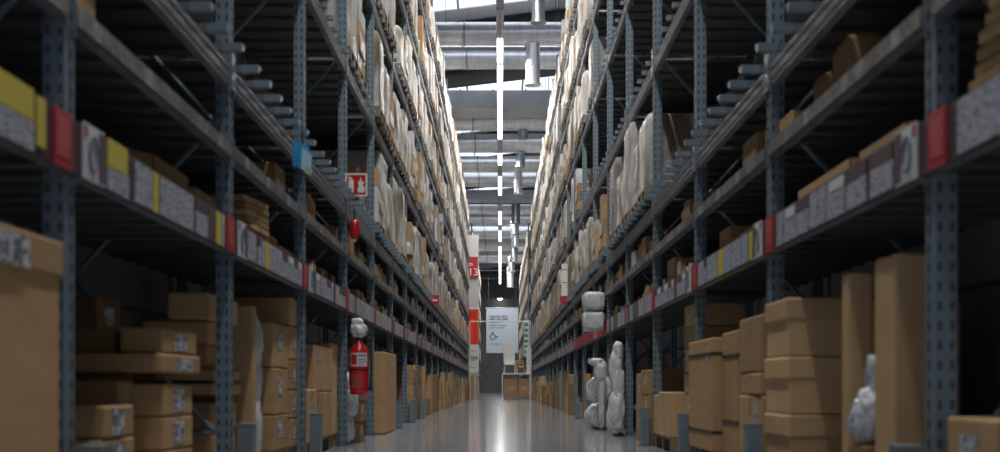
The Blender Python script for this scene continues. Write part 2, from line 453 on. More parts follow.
# ------------------------------------------------------------------ strip lights along the aisle
FIX_Z = 10.95
def strip_light(i, y, lit):
    t = thing('strip_light', 'strip light %s, %s in the row above the aisle' % ('glowing white' if lit else 'unlit and grey', ORD[i]),
              'lamp', (0, y, FIX_Z), 0, 'strip lights in a row above the aisle')
    MB().box(-.11, .11, -1.4, 1.4, 0.03, .10, SILVER_D).obj('housing', t)
    g = GLOW if lit else SILVER_D
    for x in (-.055, .055): MB().tube((x, -1.27, 0.0), (x, 1.27, 0.0), .035, g, 8).obj('tube', t)
    for y_ in (-1.2, 1.2): MB().tube((0, y_, .1), (0, y_, .2), .012, BEAMD, 5).obj('hanger', t)
    if lit:
        ld = bpy.data.lights.new('strip_light_glow', 'AREA'); ld.shape = 'RECTANGLE'
        ld.size = .24; ld.size_y = 2.6; ld.energy = LAMP_POWER; ld.color = (1.0, .965, .91)
        lo = bpy.data.objects.new('lamp_emitter', ld); COL.objects.link(lo); lo.parent = t; lo.location = (0, 0, -.05)
struct(MB().box(-.04, .04, -1, 131.9, FIX_Z + .2, FIX_Z + .25, SILVER_D).obj('trim_99'))
y = 1.9; i = 0  # fixtures before the unlit pair are unseen, added to light the near bays
UNLIT = {10, 11}
OFF_FAR = {17, 19, 22, 23, 26, 29}
while y < 122:
    lit = (i not in UNLIT) and (i not in OFF_FAR)
    strip_light(i, y, lit)
    y += 2.95; i += 1

# ------------------------------------------------------------------ rack bays
def P(s, x):  # outward offset from rack face -> world-ish local x
    return s * x
def build_rack_meshes(s):
    M = {}
    # post: open C profile, 0.1 wide, object origin at its centre so the slots line up
    b = MB(); H = 10.35; t = .012; h = .05
    prof = [(-h, -h), (h, -h), (h, h), (-h, h)]
    g = .037
    b.box(-g, g, -h, h, 0, H, POSTM)
    b.box(-g - .005, -g, -h, -h + .02, 0, H, POSTM); b.box(-g - .005, -g, h - .02, h, 0, H, POSTM)
    b.box(g, g + .005, -h, -h + .02, 0, H, POSTM); b.box(g, g + .005, h - .02, h, 0, H, POSTM)
    M['post'] = b.mesh('upright_post')
    M['foot'] = MB().box(-.075, .075, -.075, .075, 0, .008, STEEL_D).tube((.06, .06, .008), (.06, .06, .025), .01, GALV, 6).mesh('foot_plate')
    # bracing between front and rear posts (in the frame plane)
    b = MB(); z = .35; k = 0
    x0, x1 = .1, .98
    while z < 10.0:
        z2 = z + .95
        a, c = ((x0, z), (x1, z2)) if k % 2 == 0 else ((x1, z), (x0, z2))
        b.tube((s * a[0], 0, a[1]), (s * c[0], 0, c[1]), .017, STEEL, 6)
        if k % 2 == 0: b.tube((s * x0, 0, z), (s * x1, 0, z), .015, STEEL, 6)
        z = z2; k += 1
    M['brace'] = b.mesh('frame_bracing')
    # beams run from post to post: y .1 .. 2.8
    def beam(z0, z1, m, xoff=0.0, step=True):
        q = MB()
        q.quadprism([(s * xoff, z0), (s * (xoff + .05), z0), (s * (xoff + .05), z1), (s * (xoff + .018), z1), (s * (xoff + .018), z1 - .03), (s * xoff, z1 - .03)][::s if s == 1 else -1], 'y', .103, BAY - .003, m)
        for yy in (.102, BAY - .009):   # end connectors with hooks
            q.box(s * (xoff - .006), s * (xoff + .06), yy, yy + .006, z0 - .04, z1 + .05, m)
        return q
    M['beam_a'] = beam(1.45, 1.55, GALV).mesh('load_beam')
    M['beam_b'] = beam(2.03, 2.12, GALV).mesh('load_beam')
    for i, z in enumerate(PALLET_LEVELS):
        q = beam(z - .15, z, GALV)
        for kk in range(2):  # pressed ridge along the face
            q.box(s * -.004, 0, .12, BAY - .02, z - .115 + kk * .06, z - .09 + kk * .06, GALV)
        # hook plates that clip on the uprights
        q.box(s * -.014, s * -.006, .0, .1, z - .17, z + .06, STEEL)
        M['beam%d' % i] = q.mesh('load_beam')
    # solid steel shelf panels for the two picking shelves
    for nm, zt in (('deck_a', 1.57), ('deck_b', 2.14)):
        q = MB()
        for kk in range(9):
            y_ = .1 + kk * .3
            q.box(s * .02, s * 1.06, y_ + .005, y_ + .295, zt - .02, zt, DECKM)
            q.box(s * .055, s * 1.0, y_ + .12, y_ + .17, zt - .055, zt - .02, DECKM)
        M[nm] = q.mesh('shelf_panel')
    # support bars across the pallet levels, ends poking out over the beam
    q = MB()
    q.box(s * -.02, s * 1.10, -.022, .022, 0, BAR, DECKM)  # inner length painted dark to stand for shade inside the rack
    q.box(s * -.125, s * -.01, -.030, .030, 0, BAR, STEEL)
    q.tube((s * -.13, 0, BAR / 2), (s * -.137, 0, BAR / 2), .012, GALV, 6)
    M['bar0'] = q.mesh('support_bar')
    q = MB()
    q.box(s * -.02, s * 1.10, -.022, .022, 0, BAR, DECKM)
    q.box(s * -.05, s * -.01, -.028, .028, 0, BAR, STEEL)
    M['bar1'] = q.mesh('support_bar')
    q = MB()
    for kk in range(7):
        y_ = .28 + kk * .385
        q.box(s * -.02, s * 1.10, y_ - .022, y_ + .022, 0, BAR, DECKM)
        q.box(s * -.045, s * -.01, y_ - .028, y_ + .028, 0, BAR, STEEL)
    M['bars'] = q.mesh('support_bar')
    M['shade_deck'] = MB().box(s * .06, s * 1.08, .11, BAY - .01, BAR - .012, BAR - .002, DECKM).mesh('shade_deck_panel')  # solid sheet added over the bars to keep the bays dark
    q = MB().box(s * 1.13, s * 1.15, .002, BAY - .002, 0, 10.3, BAYSHADE)  # sheet added behind each bay to stand for its dark depth
    for kk in range(11): q.box(s * 1.115, s * 1.13, .002, BAY - .002, .9 * kk + .3, .9 * kk + .33, STEEL_D)
    M['rear'] = q.mesh('bay_shade_panel')
    # price strip boards
    M['board'] = MB().box(s * -.022, s * -.010, .002, BAY - .002, 1.445, 1.652, MAROON).mesh('card_holder')
    M['strip_a'] = MB().box(s * -.026, s * -.022, .02, BAY - .02, 1.452, 1.645, STRIP_A).mesh('price_strip')
    M['strip_r'] = MB().box(s * -.026, s * -.022, .02, BAY - .02, 1.452, 1.645, STRIP_R).mesh('price_strip')
    M['strip_b'] = MB().box(s * -.016, s * -.008, .11, BAY - .01, 2.035, 2.112, STRIP_B).mesh('price_strip')
    M['post_top'] = MB().box(-.055, .055, -.055, .055, 0, .02, STEEL).mesh('post_cap')
    return M
RM = {-1: build_rack_meshes(-1), 1: build_rack_meshes(1)}

def rack_bay(s, b, y, detail, label, group, red_strip=False, levels=5):
    M = RM[s]
    t = thing('pallet_rack_bay', label, 'pallet rack', (s * XF, y, 0), 0, group)
    link('upright_post', M['post'], t, (s * .043, .05, 0))
    link('upright_post', M['post'], t, (s * 1.03, .05, 0))
    if detail:
        link('foot_plate', M['foot'], t, (s * .05, .05, 0)); 
    link('frame_bracing', M['brace'], t, (0, .05, 0))
    ba = link('load_beam', M['beam_a'], t); bb = link('load_beam', M['beam_b'], t)
    link('shelf_panel', M['deck_a'], t); link('shelf_panel', M['deck_b'], t)
    for i in range(levels):
        link('load_beam', M['beam%d' % i], t)
        z = PALLET_LEVELS[i]
        link('shade_deck_panel', M['shade_deck'], t, (0, 0, z))
        if detail and i < 3:
            for kk in range(7): link('support_bar', M['bar0' if i == 0 else 'bar1'], t, (0, .28 + kk * .385, z))
        else: link('support_bar', M['bars'], t, (0, 0, z))
    link('bay_shade_panel', M['rear'], t)
    bd = link('card_holder', M['board'], t)
    if b <= 2:
        # individual cards
        r2 = random.Random(100 + b * 7 + s)
        yy = .42
        if s == -1 and b == -1:
            MB().box(s * -.028, s * -.022, 1.95, 2.42, 1.555, 1.665, YELLOW).obj('yellow_card', bd); MB().box(s * -.028, s * -.022, 1.95, 2.42, 1.45, 1.55, PRINT).obj('price_card', bd)
            MB().box(s * -.028, s * -.022, 2.45, 2.53, 1.48, 1.655, YELLOW).obj('yellow_card', bd); yy = 9
        if s == -1 and b == 0:
            MB().box(s * -.028, s * -.022, .42, .68, 1.55, 1.665, YELLOW).obj('yellow_card', bd); MB().box(s * -.028, s * -.022, .42, .70, 1.45, 1.545, PRINT).obj('price_card', bd); yy = .80
        if s == 1 and b == -1: MB().box(s * -.028, s * -.022, 2.05, 2.50, 1.455, 1.645, PRINT).obj('price_card', bd); yy = 9
        while yy < BAY - .30:
            wd = r2.choice([.10, .14, .20, .26, .30]); wd = min(wd, BAY - .26 - yy)
            typ = r2.random()
            q = MB()
            if typ < .60:
                q.box(s * -.027, s * -.022, yy, yy + wd, 1.455, 1.64, PRINT)
                if r2.random() < .3: q.box(s * -.029, s * -.027, yy + .01, yy + wd * .8, 1.585, 1.635, WHITEC)
                nm = 'price_card'
            elif typ < .78:
                wd *= .6; q.box(s * -.026, s * -.022, yy, yy + wd, 1.455, 1.64, YELLOW if r2.random() < .35 else MAROON); nm = 'divider_card'
            else:
                q.box(s * -.027, s * -.022, yy, yy + wd, 1.455, 1.575, PRINT); q.box(s * -.027, s * -.022, yy, yy + wd, 1.578, 1.645, MAROON); nm = 'price_card'
            link(nm, q.mesh(nm), bd)
            yy += wd + r2.uniform(.01, .07)
        # red card just before the far upright
        MB().box(s * -.03, s * -.022, BAY - .19, BAY - .01, 1.445, 1.66, REDC).box(s * -.032, s * -.03, BAY - .17, BAY - .04, 1.48, 1.63, mat('red_card_print', (.50, .06, .07), .5, noise=.3, nscale=30)).obj('red_card', bd)
        # aisle location card just past the upright
        q = MB().box(s * -.032, s * -.024, .115, .36, 1.445, 1.665, WHITEC)
        pts = [(.215 + .045 * math.cos(2 * math.pi * kk / 24), 1.555 + .068 * math.sin(2 * math.pi * kk / 24)) for kk in range(24)]
        for kk in range(24):
            p, p2 = pts[kk], pts[(kk + 1) % 24]
            q.tube((s * -.034, p[0], p[1]), (s * -.034, p2[0], p2[1]), .009, GREYINK, 5)
        q.box(s * -.036, s * -.032, .29, .345, 1.455, 1.655, MAROON)
        q.box(s * -.036, s * -.032, .12, .15, 1.61, 1.655, REDC)
        q.obj('location_card', bd)
    else:
        link('price_strip', M['strip_r'] if red_strip else M['strip_a'], bd)
        MB_red[s] and link('red_card', MB_red[s], bd)
    link('price_strip', M['strip_b'], bb)
    return t
MB_red = {s: MB().box(s * -.03, s * -.024, BAY - .16, BAY - .01, 1.445, 1.66, REDC).mesh('red_card') for s in (-1, 1)}

for s in (-1, 1):
    for b in range(-1, N1):
        y = Y0 + BAY * b
        rack_bay(s, b, y, b < 9, 'blue-grey steel rack bay, %s along the %s' % (ORD[b + 1], SIDE[s]), 'pallet rack bays lining the aisle', red_strip=(s == 1 and b in (5, 6, 7)))
    # closing frame at the cross aisle
    t = thing('rack_end_frame', 'perforated steel end frame closing the %s at the cross aisle' % SIDE[s], 'rack frame', (s * XF, Y_END, 0))
    link('upright_post', RM[s]['post'], t, (s * .05, .05, 0)); link('upright_post', RM[s]['post'], t, (s * 1.03, .05, 0)); link('frame_bracing', RM[s]['brace'], t, (0, .05, 0))
    # second block of racks beyond the cross aisle
    for b in range(11):
        y = 72.0 + BAY * b
        rack_bay(s, 30, y, False, 'distant steel rack bay beyond the cross aisle, %s along, %s' % (ORD[b], SIDE[s].replace('-rack', '').replace(' rack', '')), 'pallet rack bays beyond the cross aisle')

# post protectors on the floor in front of each upright
prot = MB()
prot.quadprism([(-.045, -.06), (.045, -.06), (.045, .06), (-.045, .06)], 'z', .01, .40, STEEL)
prot.box(-.05, .05, -.065, .065, .40, .408, STEEL); prot.box(-.06, .06, -.09, .09, 0, .012, STEEL_D)
for q in (-.075, .075): prot.tube((0, q, .012), (0, q, .025), .01, GALV, 6)
prot_me = prot.mesh('post_protector')
for s in (-1, 1):
    for b in range(0, 8):
        if s == -1 and b in (3, 4): continue
        o = link('post_protector', prot_me, None, (s * 1.555, Y0 + BAY * b + .05, 0))
        tag(o, 'low blue-grey steel guard before the %s upright of the %s' % (ORD[b + 1], SIDE[s]), 'post guard', 'post guards along the aisle')

# ------------------------------------------------------------------ goods: cartons
PAL_H = 0.14
def pallet_mesh(w, d, h=PAL_H):
    """w along y, d along x, origin at centre bottom"""
    q = MB()
    n = 5
    for i in range(n):
        x = -d / 2 + (d - .1) * i / (n - 1)
        q.box(x, x + .1, -w / 2, w / 2, h - .022, h, WOOD)
    for yy in (-w / 2, -.05, w / 2 - .1):
        q.box(-d / 2, d / 2, yy, yy + .1, h - .044, h - .022, WOOD)
        q.box(-d / 2, d / 2, yy, yy + .1, 0, .02, WOOD)
        for x in (-d / 2, -.05, d / 2 - .1): q.box(x, x + .1, yy, yy + .1, .02, h - .044, WOOD)
    return q.mesh('floor_pallet')
_pal = {}
def floor_pallet(s, y0, y1, x0, x1, label):
    key = (round(y1 - y0, 2), round(x1 - x0, 2))
    if key not in _pal: _pal[key] = pallet_mesh(*key)
    o = link('wooden_pallet', _pal[key], None, (s * (x0 + x1) / 2, (y0 + y1) / 2, 0))
    return tag(o, label, 'pallet', 'wooden pallets on the floor under the cartons')

CB = [CARD, CARD_B, CARD_D]
def carton(s, x0, x1, y0, y1, z0, z1, label, m=None, lab=None, tape=True, straps=(), lid=None, name='cardboard_box', group='cardboard boxes stacked along the aisle', flap=False, ch=.012, yaw=None):
    """closed carton; x is outward distance from the aisle centre"""
    m = m or CARD
    w, d, h = x1 - x0, y1 - y0, z1 - z0
    t = thing(name, label, 'box', (s * (x0 + x1) / 2, (y0 + y1) / 2, z0), rnd.uniform(-.025, .025) if yaw is None else yaw, group)
    b = MB().box(-w / 2, w / 2, -d / 2, d / 2, .001, h if not lid else h - .002, m, ch)
    # flap joint on top and on the aisle face
    b.box(-w / 2 + .01, w / 2 - .01, -.002, .002, h - .003, h + .001, SEAM)
    b.obj('carton_body', t)
    fx = -s * w / 2     # aisle face
    if tape:
        q = MB(); tw = min(.025, d * .12)
        q.box(fx - s * .0015, fx, -tw, tw, h * .72, h - .008, TAPE)
        q.box(-w / 2 + .012, w / 2 - .012, -tw, tw, h, h + .0015, TAPE)
        q.obj('tape', t)
    if lab:
        lw, lh, ly, lz = lab
        ofs = .014 if lid else 0
        MB().box(fx - s * (.003 + ofs), fx - s * (.0015 + ofs), ly * d - lw / 2, ly * d + lw / 2, lz * h - lh / 2, lz * h + lh / 2, LABELM).obj('label_sticker', t)
    for sz in straps:
        z = sz - z0
        q = MB(); e = .004
        q.box(-w / 2 - e, w / 2 + e, -d / 2 - e, -d / 2, z - .012, z + .012, STRAP); q.box(-w / 2 - e, w / 2 + e, d / 2, d / 2 + e, z - .012, z + .012, STRAP)
        q.box(-w / 2 - e, -w / 2, -d / 2, d / 2, z - .012, z + .012, STRAP); q.box(w / 2, w / 2 + e, -d / 2, d / 2, z - .012, z + .012, STRAP)
        q.obj('strap', t)
    if lid:
        MB().box(-w / 2 - .012, w / 2 + .012, -d / 2 - .012, d / 2 + .012, h - lid, h + .004, m, ch).obj('carton_lid', t)
    return t

L, Rr = -1, 1
# --- extinguisher side, hand-placed stacks (x0,x1,y0,y1,z0,z1)
carton(L, 1.66, 2.5, 3.0, 4.56, .14, 1.17, 'huge lidded carton filling the first bay, extinguisher-side rack', CARD, lab=(.28, .11, .20, .93), lid=.13, name='large_carton')
floor_pallet(L, 3.0, 4.42, 1.68, 2.5, 'wooden pallet under the huge lidded carton')
S3 = [(1.75, 2.3, 5.33, 5.80, .14, .395, 'knee-high carton with big white label, bottom of short stack beside second upright', (.15, .11, 0, .72)),
      (1.75, 2.3, 5.35, 5.80, .40, .545, 'flat carton with white label, top of the short stack beside second upright', (.17, .12, -.05, .5)),
      (1.85, 2.35, 5.90, 6.12, .14, .66, 'dark narrow carton wedged between two labelled stacks', None)]
for x0, x1, y0, y1, z0, z1, lb, la in S3: carton(L, x0, x1, y0, y1, z0, z1, lb, CARD if la else CARD_D, lab=la)
floor_pallet(L, 5.3, 6.1, 1.74, 2.4, 'wooden pallet under the short labelled stack')
S2 = [(1.72, 2.25, 6.20, 6.78, .14, .30, 'low carton at the base of the middle labelled stack', (.16, .1, 0, .5), 0),
      (1.72, 2.25, 6.20, 6.78, .302, .475, 'carton with square white label, second in middle labelled stack', (.2, .12, 0, .5), 0),
      (1.72, 2.25, 6.20, 6.78, .478, .645, 'carton with square white label, third in middle labelled stack', (.2, .12, 0, .5), 0),
      (1.90, 2.40, 6.24, 6.70, .647, .70, 'thin dark carton set back in the middle labelled stack', None, 0),
      (1.70, 2.75, 6.12, 6.86, .702, .80, 'wide flat carton wound with clear tape in middle labelled stack', (.3, .07, .1, .5), 0),
      (1.72, 2.30, 6.20, 6.85, .805, .935, 'carton with tilted white label topping the middle stack', (.22, .09, 0, .5), 0)]
for i, (x0, x1, y0, y1, z0, z1, lb, la, _) in enumerate(S2):
    carton(L, x0, min(x1, 1.94 if i in (1, 2, 5) else 2.75), y0, y1, z0, z1, lb, CARD_D if 'dark' in lb else CARD, lab=la)
    if i in (1, 2, 5): carton(L, 2.0, 2.42, y0 + .08, y1, z0, z1 - .006, 'shadowed carton just behind the %s labelled carton of the middle stack' % {1: 'second', 2: 'third', 5: 'top'}[i], CARD_D, tape=False)  # rear cartons get a darker board colour as painted shade
floor_pallet(L, 6.15, 6.9, 1.72, 2.5, 'wooden pallet under the middle labelled stack')
S1 = [(1.80, 2.25, 7.55, 8.25, .14, .36, 'carton with white label at base of the strapped stack', (.22, .1, .1, .55)),
      (1.80, 2.25, 7.55, 8.25, .362, .53, 'carton with white label, second in the strapped stack', (.2, .09, .1, .5)),
      (1.78, 2.28, 7.52, 8.30, .58, .74, 'plain flat carton halfway up the strapped stack', None),
      (1.84, 2.25, 7.60, 8.20, .742, .895, 'small carton with pale label in the strapped stack', (.15, .07, .15, .5)),
      (1.84, 2.25, 7.60, 8.20, .897, 1.045, 'small plain carton just below the wide top carton', None),
      (1.80, 2.06, 7.50, 8.33, 1.05, 1.215, 'wide light carton on top of the strapped stack beside third upright', (.25, .09, .1, .55))]
for i, (x0, x1, y0, y1, z0, z1, lb, la) in enumerate(S1):
    carton(L, x0, x1, y0, y1, z0, z1, lb, CARD_B if i == 5 else CARD, lab=la, straps=((z0 + z1) / 2,) if i in (2, ) else ())
carton(L, 1.9, 2.2, 7.65, 8.15, .532, .578, 'thin dark tray between cartons of the strapped stack', CARD_D, tape=False)
floor_pallet(L, 7.5, 8.35, 1.78, 2.6, 'wooden pallet under the strapped stack')
# deep rows at the back, their shade put into the dark board colour
z = .14
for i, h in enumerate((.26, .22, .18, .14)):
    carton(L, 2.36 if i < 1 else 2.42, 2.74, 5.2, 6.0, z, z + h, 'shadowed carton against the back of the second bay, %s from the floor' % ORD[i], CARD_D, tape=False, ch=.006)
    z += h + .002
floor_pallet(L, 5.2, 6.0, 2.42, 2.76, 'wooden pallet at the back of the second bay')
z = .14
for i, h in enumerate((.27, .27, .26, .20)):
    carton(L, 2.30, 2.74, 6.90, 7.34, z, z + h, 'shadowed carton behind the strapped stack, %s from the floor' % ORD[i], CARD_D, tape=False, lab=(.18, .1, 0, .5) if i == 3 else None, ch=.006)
    z += h + .002
floor_pallet(L, 6.90, 7.34, 2.32, 2.74, 'wooden pallet behind the strapped stack')

# third bay
carton(L, 1.72, 1.87, 8.46, 8.56, .012, 1.20, 'tall slim upright carton beside the white plastic bundle', CARD_B, tape=False, name='tall_carton')
for i, (z0, z1) in enumerate([(.14, .415), (.42, .775), (.78, 1.12)]):
    carton(L, 1.71, 2.3, 9.15, 9.78, z0, z1, 'carton with round pale label, %s in the stack beyond the plastic bundle' % ORD[i], CARD, lab=(.2, .13, -.05, .6))
floor_pallet(L, 9.1, 9.8, 1.72, 2.4, 'wooden pallet under the stack beyond the plastic bundle')
for i, (z0, z1) in enumerate([(.14, .37), (.375, .60), (.605, .85), (.855, 1.13), (1.135, 1.36)]):
    carton(L, 1.70, 2.2, 9.84, 10.16, z0, z1, 'small carton, %s up in the column before the fourth upright' % ORD[i], CARD_B if i == 4 else CARD, lab=(.12, .1, 0, .5))
floor_pallet(L, 9.83, 10.17, 1.72, 2.3, 'wooden pallet under the column before the fourth upright')
# fourth bay
carton(L, 1.66, 1.84, 10.46, 10.98, .14, .61, 'narrow waist-low carton with white strip label past fourth upright', CARD, lab=(.12, .25, 0, .6))
floor_pallet(L, 10.4, 11.0, 1.67, 2.2, 'wooden pallet under the narrow carton past fourth upright')
for i, (z0, z1) in enumerate([(.14, .585), (.59, 1.02)]):
    for k in range(2):
        carton(L, 1.70, 2.25, 11.06 + k * .62, 11.66 + k * .62, z0, z1, '%s upright carton, %s of a pair in the fourth bay' % (('lower', 'upper')[i], ('first', 'second')[k]), CARD, lab=(.12, .1, -.1, .8) if i else None)
floor_pallet(L, 11.03, 12.3, 1.72, 2.28, 'wooden pallet under the paired upright cartons')
carton(L, 2.30, 2.72, 11.7, 12.5, .012, 1.40, 'very tall carton standing behind the paired cartons', CARD_B, tape=False, lab=(.1, .14, -.2, .85), name='tall_carton')
carton(L, 1.72, 2.2, 12.36, 12.84, .14, 1.08, 'tall carton standing just before the extinguisher post', CARD_B, tape=False, name='tall_carton')
floor_pallet(L, 12.34, 12.86, 1.73, 2.3, 'wooden pallet under the tall carton by the extinguisher')
# fifth bay
carton(L, 1.53, 1.80, 16.15, 17.85, .004, 1.10, 'large plain brown carton standing on the aisle floor past the extinguisher', CARD, tape=False, name='large_carton', yaw=0)

# --- foam-roll side
carton(Rr, 1.66, 2.6, 3.5, 4.52, .14, .52, 'wide strapped carton with two white labels, first bay of foam-roll-side rack', CARD, lab=(.18, .09, .28, .72), straps=())
floor_pallet(Rr, 3.5, 4.45, 1.68, 2.6, 'wooden pallet under the wide strapped carton')
carton(Rr, 1.68, 1.93, 5.16, 5.44, .012, 1.20, 'tall upright carton standing beside second upright', CARD_B, tape=False, name='tall_carton')
carton(Rr, 1.68, 1.80, 5.84, 5.96, .012, 1.18, 'tall slim upright carton next to the grey plastic bag', CARD_B, tape=False, name='tall_carton')
for i, (z0, z1) in enumerate([(.14, .47), (.475, .795), (.80, 1.125)]):
    carton(Rr, 1.61, 2.2, 6.76, 7.32, z0, z1, 'lidded carton, %s in the stack of three before third upright' % ORD[i], CARD_B, lid=.12)
floor_pallet(Rr, 6.74, 7.34, 1.63, 2.4, 'wooden pallet under the stack of three lidded cartons')
for i, h in enumerate((.3, .32, .3)):
    carton(Rr, 2.24, 2.48, 6.5, 7.2, .14 + i * .325, .14 + i * .325 + h, 'shadowed carton behind the lidded stack, %s from the floor' % ORD[i], CARD_D, tape=False)  # dark board colour imitates the shade behind the stack
floor_pallet(Rr, 6.5, 7.2, 2.42, 2.60, 'wooden pallet behind the lidded stack')
for i, (z0, z1) in enumerate([(.14, .575), (.58, .72), (.725, 1.085)]):
    carton(Rr, 1.63, 2.1, 7.56, 8.25, z0, z1, ('lower carton with small label', 'flat carton in the middle', 'upper twin-panel carton')[i] + ' of the stack past third upright', CARD, lab=(.1, .1, -.25, .75) if i == 0 else None)
floor_pallet(Rr, 7.54, 8.27, 1.65, 2.3, 'wooden pallet under the stack past third upright')
carton(Rr, 1.64, 2.0, 8.32, 8.98, .14, 1.025, 'tall strapped carton, slimmer of the strapped pair in third bay', CARD, straps=(.85, .38), tape=False, name='tall_carton')
carton(Rr, 1.58, 2.0, 9.05, 10.12, .14, 1.0, 'tall strapped carton, broader of the strapped pair in third bay', CARD, straps=(.88, .29), tape=False, name='tall_carton', lab=(.08, .08, -.3, .85))
floor_pallet(Rr, 8.30, 10.14, 1.66, 2.2, 'wooden pallet under the strapped pair of tall cartons')
z = .14
for i, h in enumerate((.22, .2, .2, .22, .2, .2)):
    carton(Rr, 1.76, 2.2, 11.0 - .0, 11.55, z, z + h, 'small carton, %s up in the high column past fourth upright' % ORD[i], CB[i % 2], lab=(.1, .06, 0, .5) if i % 2 else None)
    z += h + .003
floor_pallet(Rr, 10.95, 11.6, 1.78, 2.3, 'wooden pallet under the high column past fourth upright')
carton(Rr, 1.62, 2.1, 11.65, 12.35, .14, .58, 'square plain carton in the fourth bay of foam-roll-side rack', CARD_B)
carton(Rr, 1.62, 1.95, 12.42, 12.8, .14, .55, 'small plain carton just before fifth upright, foam-roll-side rack', CARD_B)
floor_pallet(Rr, 11.63, 12.82, 1.64, 2.3, 'wooden pallet under the plain cartons of the fourth bay')

# --- generic small-goods prototypes for the far ground floor and shelves
def proto_carton(w, d, h, m, lab=True, seed=0):
    q = MB().box(-w / 2, w / 2, -d / 2, d / 2, 0.001, h, m, .01)
    q.box(-w / 2 - .001, w / 2 + .001, -.022, .022, h * .78, h + .001, TAPE)
    if lab:
        for sx in (-1, 1): q.box(sx * (w / 2 + .002), sx * w / 2, -d * .3, -d * .3 + .12, h * .4, h * .4 + .1, LABELM)
    return q.mesh('cardboard_box')
def open_carton_parts(w, d, h, m, cut=.55):
    """display carton: cut-down aisle face, contents standing inside; returns tray, contents meshes (aisle face at local -x)"""
    t = .006
    q = MB()
    q.box(-w / 2, w / 2, -d / 2, d / 2, 0, t, m)
    q.box(w / 2 - t, w / 2, -d / 2, d / 2, t, h, m)
    q.box(-w / 2, -w / 2 + t, -d / 2, d / 2, t, h * cut, m)
    for sy in (-1, 1):
        ya, yb = (d / 2 - t, d / 2) if sy > 0 else (-d / 2, -d / 2 + t)
        q.quadprism([(-w / 2, t), (w / 2, t), (w / 2, h), (0, h), (-w / 2, h * cut)], 'y', ya, yb, m)
    # flaps folded out
    q.quadprism([(w / 2 - t, h), (w / 2, h), (w / 2 + .07, h + .08), (w / 2 + .065, h + .085)], 'y', -d / 2, d / 2, m)
    return q
protos = {}
r3 = random.Random(3)
BOXV = []
for i in range(8):
    w_, d_, h_ = r3.uniform(.38, .6), r3.uniform(.35, .6), r3.uniform(.22, .42)
    BOXV.append((proto_carton(w_, d_, h_, CB[(0, 2, 0, 2, 1, 0, 2, 0)[i]]), w_, d_, h_))
TALLV = []
for i in range(4):
    w_, d_, h_ = r3.uniform(.3, .5), r3.uniform(.3, .5), r3.uniform(.8, 1.1)
    TALLV.append((proto_carton(w_, d_, h_, CB[i % 2], lab=i % 2 == 0), w_, d_, h_))
SMALLV = []
for i in range(7):
    w_, d_, h_ = r3.uniform(.28, .42), r3.uniform(.22, .42), r3.uniform(.10, .26)
    SMALLV.append((proto_carton(w_, d_, h_, (CARD, CARD_B, CARD, WHITEC, CARD_D, CARD_B, CARD)[i], lab=i % 2 == 0), w_, d_, h_))
OPENV = []
for i in range(5):
    w_, d_, h_ = r3.uniform(.34, .45), r3.uniform(.3, .5), r3.uniform(.2, .29)
    q = open_carton_parts(w_, d_, h_, CB[i % 2], r3.uniform(.4, .65)); me = q.mesh('tray')
    c = MB(); n = 5
    for k in range(n):
        yk = -d_ / 2 + .01 + (d_ - .02) * k / n
        hh = h_ * r3.uniform(.6, .95)
        c.box(-w_ / 2 + .012, w_ / 2 - .02, yk + .003, yk + (d_ - .02) / n - .003, .007, hh, (CARD_D, WHITEC, CARD, CARD_B, MAROON)[(k + i) % 5] if i % 2 else (CARD, CARD_B)[k % 2])
    OPENV.append((me, c.mesh('packed_goods'), w_, d_, h_))
FLATV = []   # leaning pile of flat-folded cartons
for i in range(3):
    q = MB(); z = 0; n = 6; hh = []
    for k in range(n):
        h_ = .035; off = k * .018 * (1, -1, .5)[i]
        q.box(-.2 + k * .008, .2 + k * .008, -.26 + off, .26 + off, z, z + h_ - .008, CB[(k + i) % 2], .004); z += h_
    FLATV.append((q.mesh('folded_carton'), .45, .6, z))
FLAT1 = MB().box(-.2, .2, -.26, .26, 0, .03, CARD_B, .004).mesh('folded_carton')

# --- pallet loads
def shell(w, d, h, seed, m, rows=12, seg=44, bulge=.02):
    r = random.Random(seed); ph = [r.uniform(0, 6.28) for _ in range(8)]
    vs = []
    for j in range(rows + 1):
        z = h * j / rows
        for i in range(seg):
            t = 2 * math.pi * i / seg
            c, s_ = math.cos(t), math.sin(t)
            e = 0.22
            x = math.copysign(abs(c) ** e, c) * d / 2; y = math.copysign(abs(s_) ** e, s_) * w / 2
            k = 1 + bulge * (math.sin(3 * t + ph[0] + z * 2) * .4 + math.sin(9 * t + ph[1] - z * 5) * .25 + math.sin(z * 9 + ph[2] + 3 * t) * .5 + r.uniform(-.3, .3))
            if j == rows: k *= .93
            vs.append((x * k, y * k, z if j < rows else z - r.uniform(0, .02)))
    q = MB()
    q.add(vs, [(j * seg + i, j * seg + (i + 1) % seg, (j + 1) * seg + (i + 1) % seg, (j + 1) * seg + i) for j in range(rows) for i in range(seg)], m, True)
    q.add(vs[-seg:], [tuple(range(seg))], m)
    q.add(vs[:seg], [tuple(reversed(range(seg)))], m)
    return q
PAL = pallet_mesh(.8, 1.0)
def grid_boxes(w, d, h, nx, ny, nz, mats, seed, q=None):
    r = random.Random(seed); q = q or MB()
    for a in range(nx):
        for b_ in range(ny):
            for c in range(nz):
                if c == nz - 1 and r.random() < .2: continue
                x0 = -d / 2 + d * a / nx; y0 = -w / 2 + w * b_ / ny; z0 = h * c / nz
                g = .004 + r.uniform(0, .006)
                q.box(x0 + g, x0 + d / nx - g, y0 + g, y0 + w / ny - g, z0 + .002, z0 + h / nz - .004, r.choice(mats), .0)
    return q
LOADS = []   # (goods mesh, colour words, height)
def add_load(meshes, words_, h): LOADS.append((meshes, words_, h))
